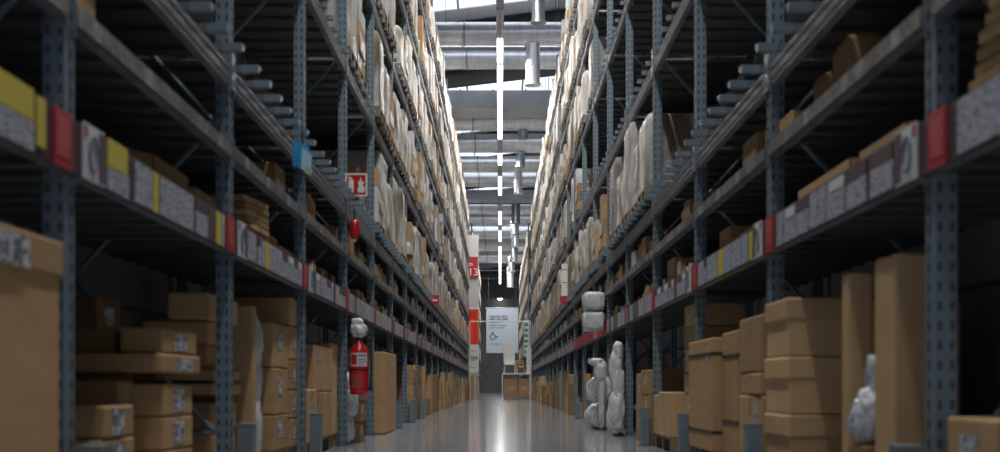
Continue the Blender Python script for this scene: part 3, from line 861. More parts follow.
for i, (h, wd, m) in enumerate([(1.05, 'white film-wrapped', WRAPW), (.85, 'low white film-wrapped', WRAPW), (1.2, 'tall pale film-wrapped', WRAPW), (1.0, 'grey film-wrapped', WRAPG), (1.15, 'tall grey film-wrapped', WRAPG), (.95, 'creased white film-wrapped', WRAPW)]):
    add_load([('film_wrap', shell(.80, .98, h, 20 + i, m, bulge=.014 + .006 * (i % 3)).mesh('film_wrap'))], wd, h)
for i, (h, nx, ny, nz, ms, wd) in enumerate([(1.05, 2, 2, 4, [CARD, CARD_B, CARD_B], 'brown carton'), (.9, 2, 3, 3, [WHITEC, CARD_B, WRAPW, WRAPW], 'white and brown carton'), (1.15, 3, 2, 5, [CARD_B, WHITEC, CARD, WRAPW], 'mixed pale carton'), (1.0, 2, 4, 1, [WHITEC, WRAPW, CARD_B], 'upright white carton')]):
    g = grid_boxes(.78, .97, h, nx, ny, nz, ms, 50 + i).mesh('carton_stack')
    wr = MB()
    for sy, zz in ((.25, .55),):
        q = shell(.79, .985, h * .28, 60 + i, WRAPW, rows=4, bulge=.008); wr.v = [(a, b_, c + h * sy) for a, b_, c in q.v]; wr.f = q.f; wr.m = q.m; wr.mats = q.mats; wr.sm = q.sm
    add_load([('carton_stack', g), ('film_band', wr.mesh('film_band'))], wd, h)

def place_load(s, b, lvl, k, var, sz, detail, lblbay, grp):
    meshes, wd, h = LOADS[var]
    y = Y0 + BAY * b + .1 + .45 + .9 * k + rnd.uniform(-.02, .02)
    z = PALLET_LEVELS[lvl] + BAR + .001
    t = thing('pallet_load', '%s pallet load, %s in %s bay, %s pallet level, %s' % (wd, ORD[k], ORD[b + 1], ORD[lvl], SIDE[s]), 'pallet of goods',
              (s * (1.575 + .5 + rnd.uniform(.0, .05)), y, z), 0 if s > 0 else math.pi, grp)
    link('pallet', PAL, t); wy = rnd.uniform(.82, .96)
    for nm, me in meshes:
        o = link(nm, me, t, (0, 0, PAL_H)); o.scale = (1, wy, sz)
    return t

r5 = random.Random(11)
cand = []
for s in (-1, 1):
    for b in range(0, N1):
        for lvl in range(5):
            zb = PALLET_LEVELS[lvl]
            for k in range(3):
                yk = Y0 + BAY * b + .1 + .45 + .9 * k
                if 1212 * (zb - .63) / yk > 430: continue
                if s == -1:
                    first = [15.9, 12.9, 13.5, 15, 20][lvl]
                    dens = .93
                    if lvl == 0 and yk < 24: dens = .8
                else:
                    first = [13.4, 22.2, 21.5, 22, 24][lvl]
                    dens = .92
                    if lvl == 0 and yk > 16.2 and yk < 21: dens = .5
                    if lvl == 1 and yk < 30: dens = .55
                v = r5.random(); var = r5.choices(range(10), [4, 2, 3, 2, 1.5, 3, 1.6, 1.8, 1.8, 1.8])[0]; sz = r5.uniform(.72, 1.05)
                if yk < first or v > dens: continue
                if s == 1 and lvl == 0 and yk < 15: var = 0 if yk < 14 else 2; sz = .78 if yk < 14 else .6
                if LOADS[var][2] * sz > 1.12: sz = 1.12 / LOADS[var][2]
                cand.append((yk, s, b, lvl, k, var, sz))
cand.sort(key=lambda c: c[0])
NLOAD = 300
for yk, s, b, lvl, k, var, sz in cand[:NLOAD]:
    place_load(s, b, lvl, k, var, sz, True, None, 'pallet loads on the upper rack levels')

# everything past the 300 largest: one mesh
def merged(name, label, cat, items):
    """items: (mesh, matrix)"""
    vs, fs, mi, mats, sm = [], [], [], [], []
    for me, M in items:
        o = len(vs)
        idx = []
        for m in me.materials:
            if m not in mats: mats.append(m)
            idx.append(mats.index(m))
        vs += [(M @ v.co)[:] for v in me.vertices]
        for p in me.polygons:
            fs.append(tuple(i + o for i in p.vertices)); mi.append(idx[p.material_index]); sm.append(p.use_smooth)
    me = bpy.data.meshes.new(name); me.from_pydata(vs, [], fs)
    for m in mats: me.materials.append(m)
    me.polygons.foreach_set('material_index', mi); me.polygons.foreach_set('use_smooth', sm); me.update()
    return tag(link(name, me), label, cat, None, 'stuff')
# light versions for the far crowd
FARL = []
for i, m in enumerate([WRAPW, WRAPW, WRAPG, CARD_B, WHITEC, CARD]):
    q = shell(.78, .98, 1.0, 90 + i, m, rows=3, seg=14, bulge=.02); q.box(-.5, .5, -.38, .38, -.139, -.0, WOOD)
    FARL.append(q.mesh('far_load'))
items = []
for yk, s, b, lvl, k, var, sz in cand[NLOAD:]:
    fm = FARL[r5.choices(range(6), [4, 3, 1.5, 1.5, 1, 1])[0]]
    items.append((fm, Matrix.Translation((s * 2.09, yk, PALLET_LEVELS[lvl] + BAR + PAL_H)) @ Matrix.Diagonal((1, 1, r5.uniform(.75, 1.06), 1))))
for s in (-1, 1):
    for b in range(11):
        for lvl in range(5):
            for k in range(3):
                if r5.random() < .1: continue
                items.append((FARL[r5.choices(range(6), [4, 3, 1.5, 1.5, 1, 1])[0]], Matrix.Translation((s * 2.09, 72 + BAY * b + .55 + .9 * k, PALLET_LEVELS[lvl] + BAR + PAL_H)) @ Matrix.Diagonal((1, 1, r5.uniform(.75, 1.06), 1))))
merged('distant_pallet_loads', 'far mass of pale wrapped pallet loads on the distant rack levels', 'pallets of goods', items)

# --- shelf goods and ground goods: gather, biggest 300 of each kind individually, rest merged
ground, small, opened = [], [], []
r6 = random.Random(23)
BS = 2.14; AS = 1.57
for s in (-1, 1):
    for b in range(0, N1):
        yb = Y0 + BAY * b
        if b >= 3 and True:   # ground floor stacks
            y = yb + .14
            while y < yb + BAY - .4:
                if s == -1 and b == 4: lo, hi = 16.1, 17.95
                elif s == -1 and b == 3: lo, hi = 13.0, 13.55
                else: lo = hi = -1
                tall = r6.random() < .14
                if r6.random() < .16: y += .45; continue
                if tall:
                    v = r6.choice(TALLV); wy = v[2]
                    if y + wy > yb + BAY - .02: break
                    x0 = 1.57 + r6.uniform(0, .15)
                    if not (s == 1 and 14.9 < y + wy and y < 19.6): 
                        if not (y + wy > lo and y < hi): ground.append((s, b, v[0], x0 + v[1] / 2, y + wy / 2, .0, 'tall brown carton', 0))
                    y += wy + .04
                else:
                    v = r6.choice(BOXV); wy = v[2]; n = r6.choice([1, 2, 3, 3, 4])
                    if y + wy > yb + BAY - .02: break
                    z = 0.0
                    x0 = 1.57 + r6.choice([0, .03, .08, .15, .2])
                    skip = (s == 1 and 14.9 < y + wy and y < 19.6 and x0 < 9) or (y + wy > lo and y < hi)
                    if s == 1 and 13.2 < y < 14.9: n = 3
                    for k in range(n):
                        if z + v[3] > 1.18: break
                        if not skip: ground.append((s, b, v[0], x0 + v[1] / 2 + r6.uniform(-.01, .01), y + wy / 2, z, 'brown carton', k))
                        z += v[3] + .001
                    y += wy + .04
        if b < 1: continue
        for lv, (zt, hm) in enumerate(((AS, .45), (BS, .27))):
            dens = [0, 0, .5][b] if b < 3 else (.8 if lv == 0 else .7)
            y = yb + .16; 
            while y < yb + BAY - .3:
                q = r6.random()
                if q > dens: y += r6.uniform(.25, .5); continue
                if r6.random() < .42:
                    v = r6.choice(OPENV); wy = v[3]
                    if y + wy > yb + BAY: break
                    if v[4] <= hm + .02: opened.append((s, b, lv, v, 1.66 + v[2] / 2 + r6.uniform(0, .06), y + wy / 2, zt))
                else:
                    v = r6.choice(SMALLV); wy = v[2]
                    if y + wy > yb + BAY: break
                    n = r6.choice([1, 1, 2]) if lv == 0 else 1; z = zt
                    x = 1.67 + v[1] / 2 + r6.uniform(0, .06)
                    for k in range(n):
                        if z + v[3] > zt + hm: break
                        small.append((s, b, lv, v[0], x, y + wy / 2, z, k)); z += v[3] + .004
                y += wy + r6.uniform(.03, .12)

cnt = {}
def nth(key):
    cnt[key] = cnt.get(key, 0) + 1
    return ORD[cnt[key] - 1]
MAXK = 215      # hand-placed cartons above make up the rest of the 300
ground.sort(key=lambda g: g[4]); small.sort(key=lambda g: g[5]); opened.sort(key=lambda g: g[5])
rest = []
for (s, b, me, x, y, z, wd, k) in ground[:MAXK]:
    o = link('cardboard_box', me, None, (s * x, y, z)); o.rotation_euler.z = r6.uniform(-.02, .02)
    tag(o, '%s at floor level, %s counted in the %s bay, %s' % (wd, nth(('g', s, b)), ORD[b + 1], SIDE[s]), 'box', 'cardboard boxes stacked along the aisle')
for (s, b, me, x, y, z, wd, k) in ground[MAXK:]: rest.append((me, Matrix.Translation((s * x, y, z))))
for (s, b, lv, me, x, y, z, k) in small[:290]:
    o = link('small_carton', me, None, (s * x, y, z)); o.rotation_euler.z = r6.uniform(-.03, .03)
    tag(o, 'small carton on the %s picking shelf, %s in the %s bay, %s' % (('lower', 'upper')[lv], nth(('s', s, b, lv)), ORD[b + 1], SIDE[s]), 'box', 'small cartons on the picking shelves')
for (s, b, lv, me, x, y, z, k) in small[290:]: rest.append((me, Matrix.Translation((s * x, y, z))))
for (s, b, lv, v, x, y, z) in opened[:290]:
    t = thing('open_carton', 'open-front carton on the %s picking shelf, %s in the %s bay, %s' % (('lower', 'upper')[lv], nth(('o', s, b, lv)), ORD[b + 1], SIDE[s]), 'box', (s * x, y, z + .001), 0 if s > 0 else math.pi, 'open cartons on the picking shelves')
    link('tray', v[0], t); link('packed_goods', v[1], t)
for (s, b, lv, v, x, y, z) in opened[290:]:
    Mx = Matrix.Translation((s * x, y, z)) @ Matrix.Rotation(0 if s > 0 else math.pi, 4, 'Z'); rest += [(v[0], Mx), (v[1], Mx)]
for s in (-1, 1):          # lower levels beyond the cross aisle
    for b in range(11):
        for zt in (0, AS, BS):
            for k in range(5):
                v = r6.choice(BOXV if zt == 0 else SMALLV)
                rest.append((v[0], Matrix.Translation((s * 1.97, 72.45 + BAY * b + .5 * k, zt + .002))))
                if zt == 0: rest.append((v[0], Matrix.Translation((s * 1.97, 72.45 + BAY * b + .5 * k, v[3] + .004))))
merged('distant_cartons', 'far mass of small brown cartons on the distant low shelves', 'boxes', rest)

# --- hand-placed shelf goods in the nearest bays
def shelf_box(s, x0, x1, y0, y1, z0, z1, label, m=CARD, name='small_carton', yaw=0.0, **kw):
    return carton(s, x0, x1, y0, y1, z0, z1, label, m, name=name, group='small cartons on the picking shelves', yaw=yaw, **kw)
def display_tray(s, x0, x1, y0, y1, z, h, label, m=CARD, cut=.5):
    w_, d_ = x1 - x0, y1 - y0
    t = thing('open_carton', label, 'box', (s * (x0 + x1) / 2, (y0 + y1) / 2, z + .002), 0 if s > 0 else math.pi, 'open cartons on the picking shelves')
    open_carton_parts(w_, d_, h, m, cut).obj('tray', t)
    c = MB()
    for k in range(4):
        yk = -d_ / 2 + .01 + (d_ - .02) * k / 4
        c.box(-w_ / 2 + .012, w_ / 2 - .02, yk + .004, yk + (d_ - .02) / 4 - .004, .007, h * (.6, .8, .7, .75)[k], (CARD, CARD_D)[k % 2])
    c.obj('packed_goods', t)
shelf_box(L, 1.70, 2.0, 9.2, 9.6, BS, 2.34, 'plain brown carton on the upper shelf over the leaning pile', CARD_D)
shelf_box(Rr, 1.70, 2.0, 8.25, 8.6, AS, 1.72, 'low brown carton on the lower shelf past third upright, foam-roll-side rack', CARD_B)
display_tray(L, 1.70, 2.1, 5.95, 6.62, AS, .25, 'open brown tray on the lower shelf, over the short labelled stack', CARD_D, cut=.8)
shelf_box(L, 1.70, 2.1, 6.80, 7.28, AS, 1.75, 'low brown carton on the lower shelf just before third upright', CARD)
shelf_box(L, 1.70, 1.95, 4.75, 5.1, BS, 2.33, 'small orange-brown carton on the upper shelf at the second upright', CARD_B)
def flat_pile(s, y, x, z, n, step, lab, dy=.5, th=.045, twist=.02):
    for k in range(n):
        q = MB().box(-.22, .22, -dy / 2, dy / 2, 0, th - .004, CB[k % 2], .006)
        q.box(-.223, .223, -.02, .02, th * .2, th - .003, TAPE)
        o = q.obj('flat_carton', None, (s * (x + rnd.uniform(-.01, .01)), y + step * k, z + .002 + th * k)); o.rotation_euler.z = twist * k * s
        tag(o, 'flat carton, %s from bottom, %s' % (ORD[k], lab), 'box', lab)
flat_pile(L, 8.55, 1.90, AS, 8, -.018, 'the leaning pile just past third upright')
flat_pile(Rr, 4.15, 1.92, AS, 9, -.035, 'the fanned pile beside second upright on the lower shelf', .55, .05)
shelf_box(L, 1.70, 2.05, 8.95, 9.25, AS, 1.76, 'flat brown carton beyond the leaning pile', CARD)
shelf_box(L, 1.70, 2.05, 9.35, 9.9, AS, 1.73, 'low wide brown carton near the fourth upright on lower shelf', CARD_B)
display_tray(Rr, 1.66, 2.05, 4.95, 5.6, AS, .155, 'shallow open tray past second upright, lower shelf', CARD_B, .9)
display_tray(Rr, 1.66, 2.05, 5.75, 6.75, AS, .16, 'long shallow open tray on the lower shelf, second bay', CARD_B, .9)
def bale(s, x, y, z, r, label, m=CARD_D):
    q = shell(r * 2, r * 2, r * 1.9, int(y * 10), m, rows=9, seg=20, bulge=.05)
    q.v = [(a * (.75 + .25 * math.sin(math.pi * min(1, max(0, c / (r * 1.9))))), b_ * (.75 + .25 * math.sin(math.pi * min(1, max(0, c / (r * 1.9))))), c) for a, b_, c in q.v]
    crumple('paper_bale', label, 'bale', (s * x, y, z + .002), [(0, 0, r, r, r * 1.2, r)], CARD_D, int(y * 7), 'brown bales on the upper shelf', amp=.02, e=.6)
shelf_box(Rr, 1.68, 1.95, 7.0, 7.3, BS, 2.23, 'tiny orange-brown carton on the upper shelf at third upright', CARD_B)
shelf_box(Rr, 1.70, 2.0, 8.05, 8.5, BS, 2.33, 'brown carton on the upper shelf of the third bay', CARD)
shelf_box(Rr, 1.70, 2.05, 9.0, 9.4, AS, 1.83, 'brown carton on the lower shelf, third bay of foam-roll-side rack', CARD)

# ------------------------------------------------------------------ white plastic things
def crumple(name, label, cat, loc, pts, m=FOAM, seed=1, group=None, sub=2, amp=.03, e=.75):
    """lumpy wrapped shape: union of stretched, wrinkled blobs, one mesh"""
    r = random.Random(seed)
    bm = bmesh.new()
    for (x, y, z, rx, ry, rz_) in pts:
        g = bmesh.ops.create_icosphere(bm, subdivisions=4, radius=1.0)
        ph = [r.uniform(0, 6.28) for _ in range(6)]
        for v in g['verts']:
            c = v.co
            k = 1 + amp * 6 * (abs(mnoise.noise(Vector((c.x * 1.6 + ph[0] * 9, c.y * 1.6 + ph[1], c.z * .8)))) * 1.4 + abs(mnoise.noise(Vector((c.x * 4 + ph[2] * 9, c.y * 4, c.z * 2.2 + ph[3])))) * 1.1 - .45) + r.uniform(-amp, amp) * .2
            q = Vector([math.copysign(abs(a) ** e, a) for a in c]) * k
            v.co = Vector((x + q.x * rx, y + q.y * ry, z + q.z * rz_))
    me = bpy.data.meshes.new(name); bm.to_mesh(me); bm.free(); me.materials.append(m)
    for p in me.polygons: p.use_smooth = True
    o = link(name, me, None, loc)
    mn = min(v.co.z for v in me.vertices)
    for v in me.vertices: v.co.z -= mn
    return tag(o, label, cat, group)
bale(Rr, 1.84, 6.15, BS, .125, 'bigger brown paper bale on the upper shelf before third upright')
bale(Rr, 1.82, 6.62, BS, .095, 'smaller brown paper bale beyond the bigger bale')
crumple('plastic_bundle', 'white plastic-wrapped bundle between the slim carton and labelled stack', 'wrapped bundle', (-1.86, 8.86, .0), [(0, 0, .25, .11, .2, .28), (.02, 0, .62, .08, .19, .2), (0, .0, .90, .11, .18, .2)], FOAM, 4)
crumple('plastic_bag', 'crumpled white plastic bag at the foot of the extinguisher post', 'plastic bag', (-1.70, 13.31, 0), [(0, 0, .14, .09, .10, .16), (.03, .0, .42, .11, .12, .16), (.0, 0, .62, .08, .10, .12)], FOAM, 6)
carton(Rr, 1.66, 1.92, 5.52, 5.78, .012, .36, 'low dark carton under the grey plastic bag', CARD_D, tape=False, yaw=0)
crumple('plastic_bag', 'crumpled grey plastic bag between two tall slim cartons', 'plastic bag', (1.75, 5.65, .362), [(0, 0, .10, .10, .11, .12), (-.03, .03, .06, .07, .10, .07), (0.03, 0, .24, .065, .09, .14), (.05, 0, .36, .035, .05, .09)], BAGM, 8, amp=.05, e=.85)
crumple('foam_column', 'tall lumpy column of white plastic wrap on the aisle floor', 'wrapped roll', (1.50, 15.62, 0),
        [(0, 0, .26, .10, .13, .28), (-.035, 0.02, .16, .09, .12, .17), (.02, 0, .60, .085, .11, .24), (-.01, 0, .82, .085, .1, .20), (.02, 0, 1.01, .065, .08, .15)], FOAM, 3, amp=.03)
def foam_roll(x, y, z, r, ln, label, ang=0, seed=0):
    rr = random.Random(seed)
    q = MB(); n = 36
    prof = []
    steps = 12
    vs = []
    for j in range(steps + 1):
        h = -ln / 2 + ln * j / steps
        for i in range(n):
            t = 2 * math.pi * i / n
            k = r * (1 + .03 * math.sin(5 * t + j) + rr.uniform(-.025, .025)) * (1 if 0 < j < steps else .93)
            vs.append((k * math.cos(t), h, r + k * math.sin(t)))
    q.add(vs, [(j * n + i, j * n + (i + 1) % n, (j + 1) * n + (i + 1) % n, (j + 1) * n + i) for j in range(steps) for i in range(n)], FOAM, True)
    q.add(vs[:n], [tuple(range(n))], FOAM); q.add(vs[-n:], [tuple(reversed(range(n)))], FOAM)
    # spiral edge of the wound sheet on both ends
    for sy in (-1, 1):
        pts = []
        for i in range(50):
            t = i * .38; k = r * .15 + r * .75 * i / 50
            pts.append((k * math.cos(t), sy * (ln / 2 + .002), r + k * math.sin(t)))
        q.path(pts, .005, GREYINK, 4)
    o = q.obj('foam_roll', None, (x, y, z)); o.rotation_euler.z = ang
    return tag(o, label, 'foam roll', 'white foam rolls stacked on the aisle floor')
foam_roll(1.50, 18.22, 0, .19, .42, 'white foam roll lying on the aisle floor, bottom of the pile', R(12), 1)
foam_roll(1.52, 18.12, .392, .20, .42, 'white foam roll resting on the bottom roll', R(-18), 2)
crumple('foam_sheet', 'loose curl of white foam sheet draped over the rolls', 'foam sheet', (1.47, 17.5, .0), [(0, 0, .35, .05, .09, .42), (-.02, 0, .74, .09, .12, .16), (-.08, .0, .88, .11, .10, .05)], FOAM, 12)
def wrapped_block(z, label, seed):
    t = thing('wrapped_block', label, 'wrapped block', (1.44, 18.75, z), 0, 'white wrapped blocks jutting over the aisle')
    o = crumple('block', '', '', (0, 0, 0), [(0, 0, .14, .165, .3, .14)], FOAM, seed, amp=.012, e=.4)
    for kx in ('label', 'category'): del o[kx]
    zs = [v.co.z for v in o.data.vertices]; f = .30 / max(zs)
    for v in o.data.vertices: v.co.z *= f
    o.parent = t
    MB().box(.10, .181, -.02, .02, .12, .15, STRAP).obj('hanging_strap', t)
wrapped_block(1.49, 'lower white wrapped block hung over the red price strip', 31)
wrapped_block(1.795, 'upper white wrapped block hung over the red price strip', 32)

# ------------------------------------------------------------------ fire extinguisher
t = thing('fire_extinguisher', 'red fire extinguisher with white plastic over its head, hung on an upright', 'fire extinguisher', (-1.50, 12.92, .55))
MB().lathe([(.02, 0), (.085, .0), (.098, .02), (.1, .05), (.1, .42), (.094, .47), (.07, .52), (.035, .55), (.03, .58)], RED, n=32).obj('cylinder_body', t)
def arc_patch(r, a0, a1, z0, z1, m, n=14):
    q = MB(); vs = [(r * math.cos(R(a0 + (a1 - a0) * i / n)), r * math.sin(R(a0 + (a1 - a0) * i / n)), z) for z in (z0, z1) for i in range(n + 1)]
    return q.add(vs, [(i, i + 1, i + n + 2, i + n + 1) for i in range(n)], m, True)
lb = arc_patch(.1012, 215, 330, .30, .44, WHITEC)
for k, (a0, a1, z0, z1) in enumerate([(222, 262, .315, .425), (268, 322, .40, .425), (268, 318, .365, .38), (268, 322, .34, .352), (268, 310, .315, .327)]):
    q = arc_patch(.1016, a0, a1, z0, z1, REDC if k == 0 else GREYINK, 6); lb.add(q.v, q.f, REDC if k == 0 else GREYINK)
lb.obj('instruction_label', t)
arc_patch(.1012, 225, 300, .07, .22, mat('dull_red_label', (.33, .06, .06), .5)).obj('service_label', t)
MB().lathe([(.102, .255), (.102, .275)], BLACK, n=32).obj('holding_strap', t)
q = MB().tube((0, 0, .58), (0, 0, .63), .025, BLACK, 12)
q.box(-.03, .11, -.012, .012, .625, .64, BLACK); q.box(-.03, .10, -.012, .012, .655, .668, BLACK)
q.obj('valve_handle', t)
MB().path([(.03, 0, .60), (.09, -.01, .62), (.125, -.02, .58), (.13, -.02, .45), (.128, -.02, .28), (.125, -.02, .14)], .011, BLACK, 8).tube((.125, -.02, .14), (.122, -.02, .04), .013, BLACK, 10, r1=.024).obj('hose', t)
MB().box(-.105, -.098, -.03, .03, .1, .5, STEEL_D).obj('wall_bracket', t)
o = crumple('white_cover', '', '', (0, 0, 0), [(0, 0, 0, .085, .08, .075), (-.02, .0, .08, .06, .055, .05), (-.05, 0, .02, .04, .05, .07)], FOAM, 15)
for kx in ('label', 'category'): del o[kx]
o.parent = t; o.location = (0, 0, .60)

# ------------------------------------------------------------------ signs on the racks
t = thing('fire_extinguisher_sign', 'square red and white extinguisher sign facing down the aisle', 'sign', (-1.53, 12.9, 2.66))
MB().box(-.118, .118, 0, .004, 0, .245, WHITEP).obj('sign_panel', t)
MB().box(-.100, .100, -.002, 0, .018, .227, RED).obj('red_field', t)
g = MB()
g.box(-.082, -.028, -.004, -.002, .04, .175, WHITEP); g.box(-.066, -.044, -.004, -.002, .175, .20, WHITEP); g.box(-.09, -.055, -.004, -.002, .19, .205, WHITEP)
g.obj('extinguisher_symbol', t)
g = MB()
g.add([(.02, -.003, .04), (.085, -.003, .04), (.092, -.003, .09), (.07, -.003, .12), (.088, -.003, .16), (.06, -.003, .15), (.05, -.003, .205), (.03, -.003, .15), (.012, -.003, .17), (.03, -.003, .11), (.012, -.003, .08)], [tuple(range(11))], WHITEP)
g.obj('flame_symbol', t)
MB().box(-.13, -.11, 0, .05, .05, .07, STEEL_D).obj('mounting_arm', t)

t = thing('alarm_bell', 'small red alarm bell hung under the pallet beam near the extinguisher sign', 'alarm', (-1.565, 13.05, 2.22))
MB().lathe([(.01, 0), (.04, .01), (.055, .05), (.055, .16), (.04, .2), (.015, .21)], RED, n=20).obj('bell_body', t)
MB().lathe([(.008, -.03), (.02, -.01), (.02, .0)], WHITEP, n=12).obj('beacon', t)
MB().tube((0, 0, .21), (0, 0, .33), .008, BLACK, 6).tube((0, 0, .30), (-.05, 0, .31), .008, BLACK, 6).obj('mounting_bracket', t)

t = thing('hanging_tag', 'bright blue and white folded card hung from the pallet beam before fourth upright', 'sign', (-1.52, 9.45, 2.33))
q = MB().quadprism([(-.10, .03), (-.02, .0), (-.02, .20), (-.09, .23)], 'y', 0, .01, BLUEC)
q.quadprism([(-.02, .0), (.03, .01), (.03, .17), (-.02, .20)], 'y', .0, .03, BLUEC)
q.obj('blue_card', t)
MB().quadprism([(-.03, -.0), (.045, -.03), (.055, .10), (-.02, .17)], 'y', -.012, -.004, mat('pale_blue_card', (.42, .60, .80), .4)).obj('white_card', t)
MB().quadprism([(-.0, -.03), (.05, -.06), (.06, -.01), (.01, .03)], 'y', -.02, -.013, mat('pale_green_card', (.35, .48, .36), .6)).obj('green_card', t)
MB().tube((-.02, .005, .20), (-.02, .005, .30), .008, BLACK, 5).obj('hook', t)

t = thing('price_marker', 'tall white marker board with red foot hung over the aisle', 'sign', (1.50, 28.2, 2.55))
MB().box(-.07, .07, 0, .03, .2, .95, WHITEP).box(-.06, .06, -.003, 0, .5, .52, GREYINK).box(-.06, .06, -.003, 0, .8, .82, GREYINK).obj('marker_board', t)
MB().box(-.075, .075, -.005, .035, 0, .2, REDC).obj('red_foot', t)
MB().tube((.07, .015, .15), (.16, .015, .15), .01, BLACK, 6).obj('bracket', t)
t = thing('price_marker', 'small red marker hung from the pallet beam opposite the tall white marker', 'sign', (-1.50, 27.8, 2.52))
MB().box(-.1, .1, 0, .03, 0, .22, REDC).box(-.06, .06, -.003, 0, .08, .12, WHITEP).obj('marker_board', t)
MB().tube((-.1, .015, .11), (-.17, .015, .11), .01, BLACK, 6).obj('bracket', t)

# ------------------------------------------------------------------ the cross aisle and the far end
def text(body, size, m, parent, loc, name='lettering', ext=.004, sx=1):
    c = bpy.data.curves.new(name, 'FONT'); c.body = body; c.size = size; c.extrude = ext; c.align_x = 'CENTER'
    c.materials.append(m)
    tmp = bpy.data.objects.new(name, c); COL.objects.link(tmp)
    me = bpy.data.meshes.new_from_object(tmp); bpy.data.objects.remove(tmp)
    o = link(name, me, parent, loc); o.rotation_euler = (R(90), 0, 0); o.scale.x = sx
    return o
col = MB().box(-1.78, -1.16, 65.2, 65.8, 0, 8.8, mat('column_paint', (.55, .55, .55), .6, noise=.05))
col.box(-1.785, -1.155, 65.195, 65.2, 0, .3, WALLS)
struct(col.obj('trim_100'))
t = thing('aisle_number_sign', 'red aisle number 13 sign on the white column', 'sign', (-1.49, 65.1, 6.5))
MB().box(-.30, .30, 0, .06, 0, 1.12, REDC).obj('sign_panel', t)
text('13', .56, WHITEP, t, (0.05, -.01, .12), sx=1.0)
MB().box(-.2, .04, -.01, 0, .66, .69, WHITEP).box(-.2, .0, -.01, 0, .74, .77, WHITEP).obj('lettering', t)
t = thing('red_banner', 'bright red hanging banner on the white column below the aisle number', 'banner', (-1.47, 65.1, 2.86))
bn = MB()
for i in range(10):
    x0, x1 = -.31 + .062 * i, -.31 + .062 * (i + 1)
    y0, y1 = .02 * math.sin(i * 1.3), .02 * math.sin((i + 1) * 1.3)
    bn.add([(x0, y0, 0), (x1, y1, 0), (x1, y1, 1.95), (x0, y0, 1.95)], [(0, 1, 2, 3)], REDORANGE)
bn.obj('banner_cloth', t)
MB().tube((-.33, 0, 1.96), (.33, 0, 1.96), .02, WHITEP, 8).obj('rod', t)
MB().box(-.12, .2, -.03, -.024, 1.55, 1.6, REDC).box(-.15, .1, -.03, -.024, 1.7, 1.76, REDC).obj('lettering', t)
t = thing('offer_board', 'white offer board reading 89 standing over a carton pile by the column', 'sign', (-1.47, 63.9, 1.42))
MB().box(-.37, .35, 0, .05, 0, 1.45, WHITEP).obj('board', t)
text('*89', .34, INK, t, (.05, -.01, .60)); MB().box(-.2, .15, -.01, 0, 1.1, 1.13, REDC).box(-.25, .25, -.01, 0, .25, .27, GREYINK).obj('lettering', t)
q = MB()
for x in (-.30, .28): q.tube((x, .10, -1.42), (x, .10, 1.3), .02, WHITEP, 8)
q.obj('leg', t)
for i in range(4):
    carton(-1, 1.17, 1.78, 63.5, 63.88, .002 + i * .3, .295 + i * .3, 'brown carton under the offer board, %s from the floor' % ORD[i], CARD_B)

# barrier frame across the aisle
t = thing('barrier_frame', 'thin white pipe frame spanning the end of the aisle', 'barrier', (0, 62.73, 0))
MB().tube((-1.56, 0, 4.02), (1.56, 0, 4.02), .028, WHITEP, 8).obj('top_bar', t)
MB().tube((-1.30, 0, 0), (-1.30, 0, 1.35), .03, WHITEP, 8).tube((-1.30, 0, 1.35), (-1.5, 0, 1.35), .03, WHITEP, 8).obj('post', t)
MB().tube((1.56, 0, 0.0), (1.56, 0, 4.02), .028, WHITEP, 8).obj('post', t)
MB().tube((-1.56, 0, 0.0), (-1.56, 0, 4.02), .028, WHITEP, 8).obj('post', t)

# white table at the end with boxes under it, chairs on it
TX0, TX1, TY = .10, 1.68, 64.6
t = thing('display_table', 'long white display table at the end of the aisle', 'table', ((TX0 + TX1) / 2, TY, 0))
hw = (TX1 - TX0) / 2
MB().box(-hw, hw, -.4, .4, 1.30, 1.37, WHITEP, .01).obj('table_top', t)
for sx in (-1, 1):
    for sy in (-1, 1): MB().box(sx * hw - .03 - sx * .03, sx * hw + .03 - sx * .03, sy * .36 - .03, sy * .36 + .03, 0, 1.30, WHITEP).obj('leg', t)
MB().box(-hw - .03, -hw + .03, -.42, -.40, .5, .72, CARD_B).obj('notice', t)
bx = [(.22, .93, 'wide brown carton with white print under the display table'), (.98, 1.60, 'square brown carton under the display table beside the wide one')]
for x0, x1, lb in bx:
    tt = carton(1, x0, x1, TY - .25, TY + .28, .10, 1.08, lb, CARD, tape=False, yaw=0)
    MB().box(-.12, .14, -.279, -.276, .5, .53, WHITEP).box(-.12, .14, -.279, -.276, .38, .41, WHITEP).obj('print', tt)
floor_pallet(1, TY - .29, TY + .29, .22, 1.58, 'wooden pallet beneath the display table').scale.z = .70
def chair(x, label, high):
    t = thing('chair', label, 'chair', (x, TY - .05, 1.374), R(8))
    w_ = .30 if high else .2
    m = WHITEP if high else PINEW; sh = .42 if high else .3
    MB().box(-w_, w_, -.22, .22, sh, sh + .08, m, .02).obj('seat', t)
    if high:
        b = MB(); b.quadprism([(.16, sh + .08), (.22, sh + .08), (.30, 1.5), (.22, 1.52)], 'x', -w_, w_, m); b.obj('backrest', t)
    else:
        b = MB()
        for zz in (.5, .62): b.box(-w_ + .02, w_ - .02, .18, .20, zz, zz + .05, m)
        b.box(-w_, -w_ + .035, .17, .21, sh, .70, m); b.box(w_ - .035, w_, .17, .21, sh, .70, m); b.obj('backrest', t)
    for sx in (-1, 1):
        for sy in (-1, 1):
            MB().tube((sx * (w_ - .03), sy * .18, sh), (sx * (w_ + .0), sy * .22, 0), .018, m, 8).obj('leg', t)
    if high: MB().box(-w_ - .04, -w_, -.2, .2, sh + .18, sh + .22, m).box(w_, w_ + .04, -.2, .2, sh + .18, sh + .22, m).obj('armrest', t)
chair(.52, 'high-backed white armchair on the display table', True)
chair(1.08, 'small pale wooden chair on the display table', False)
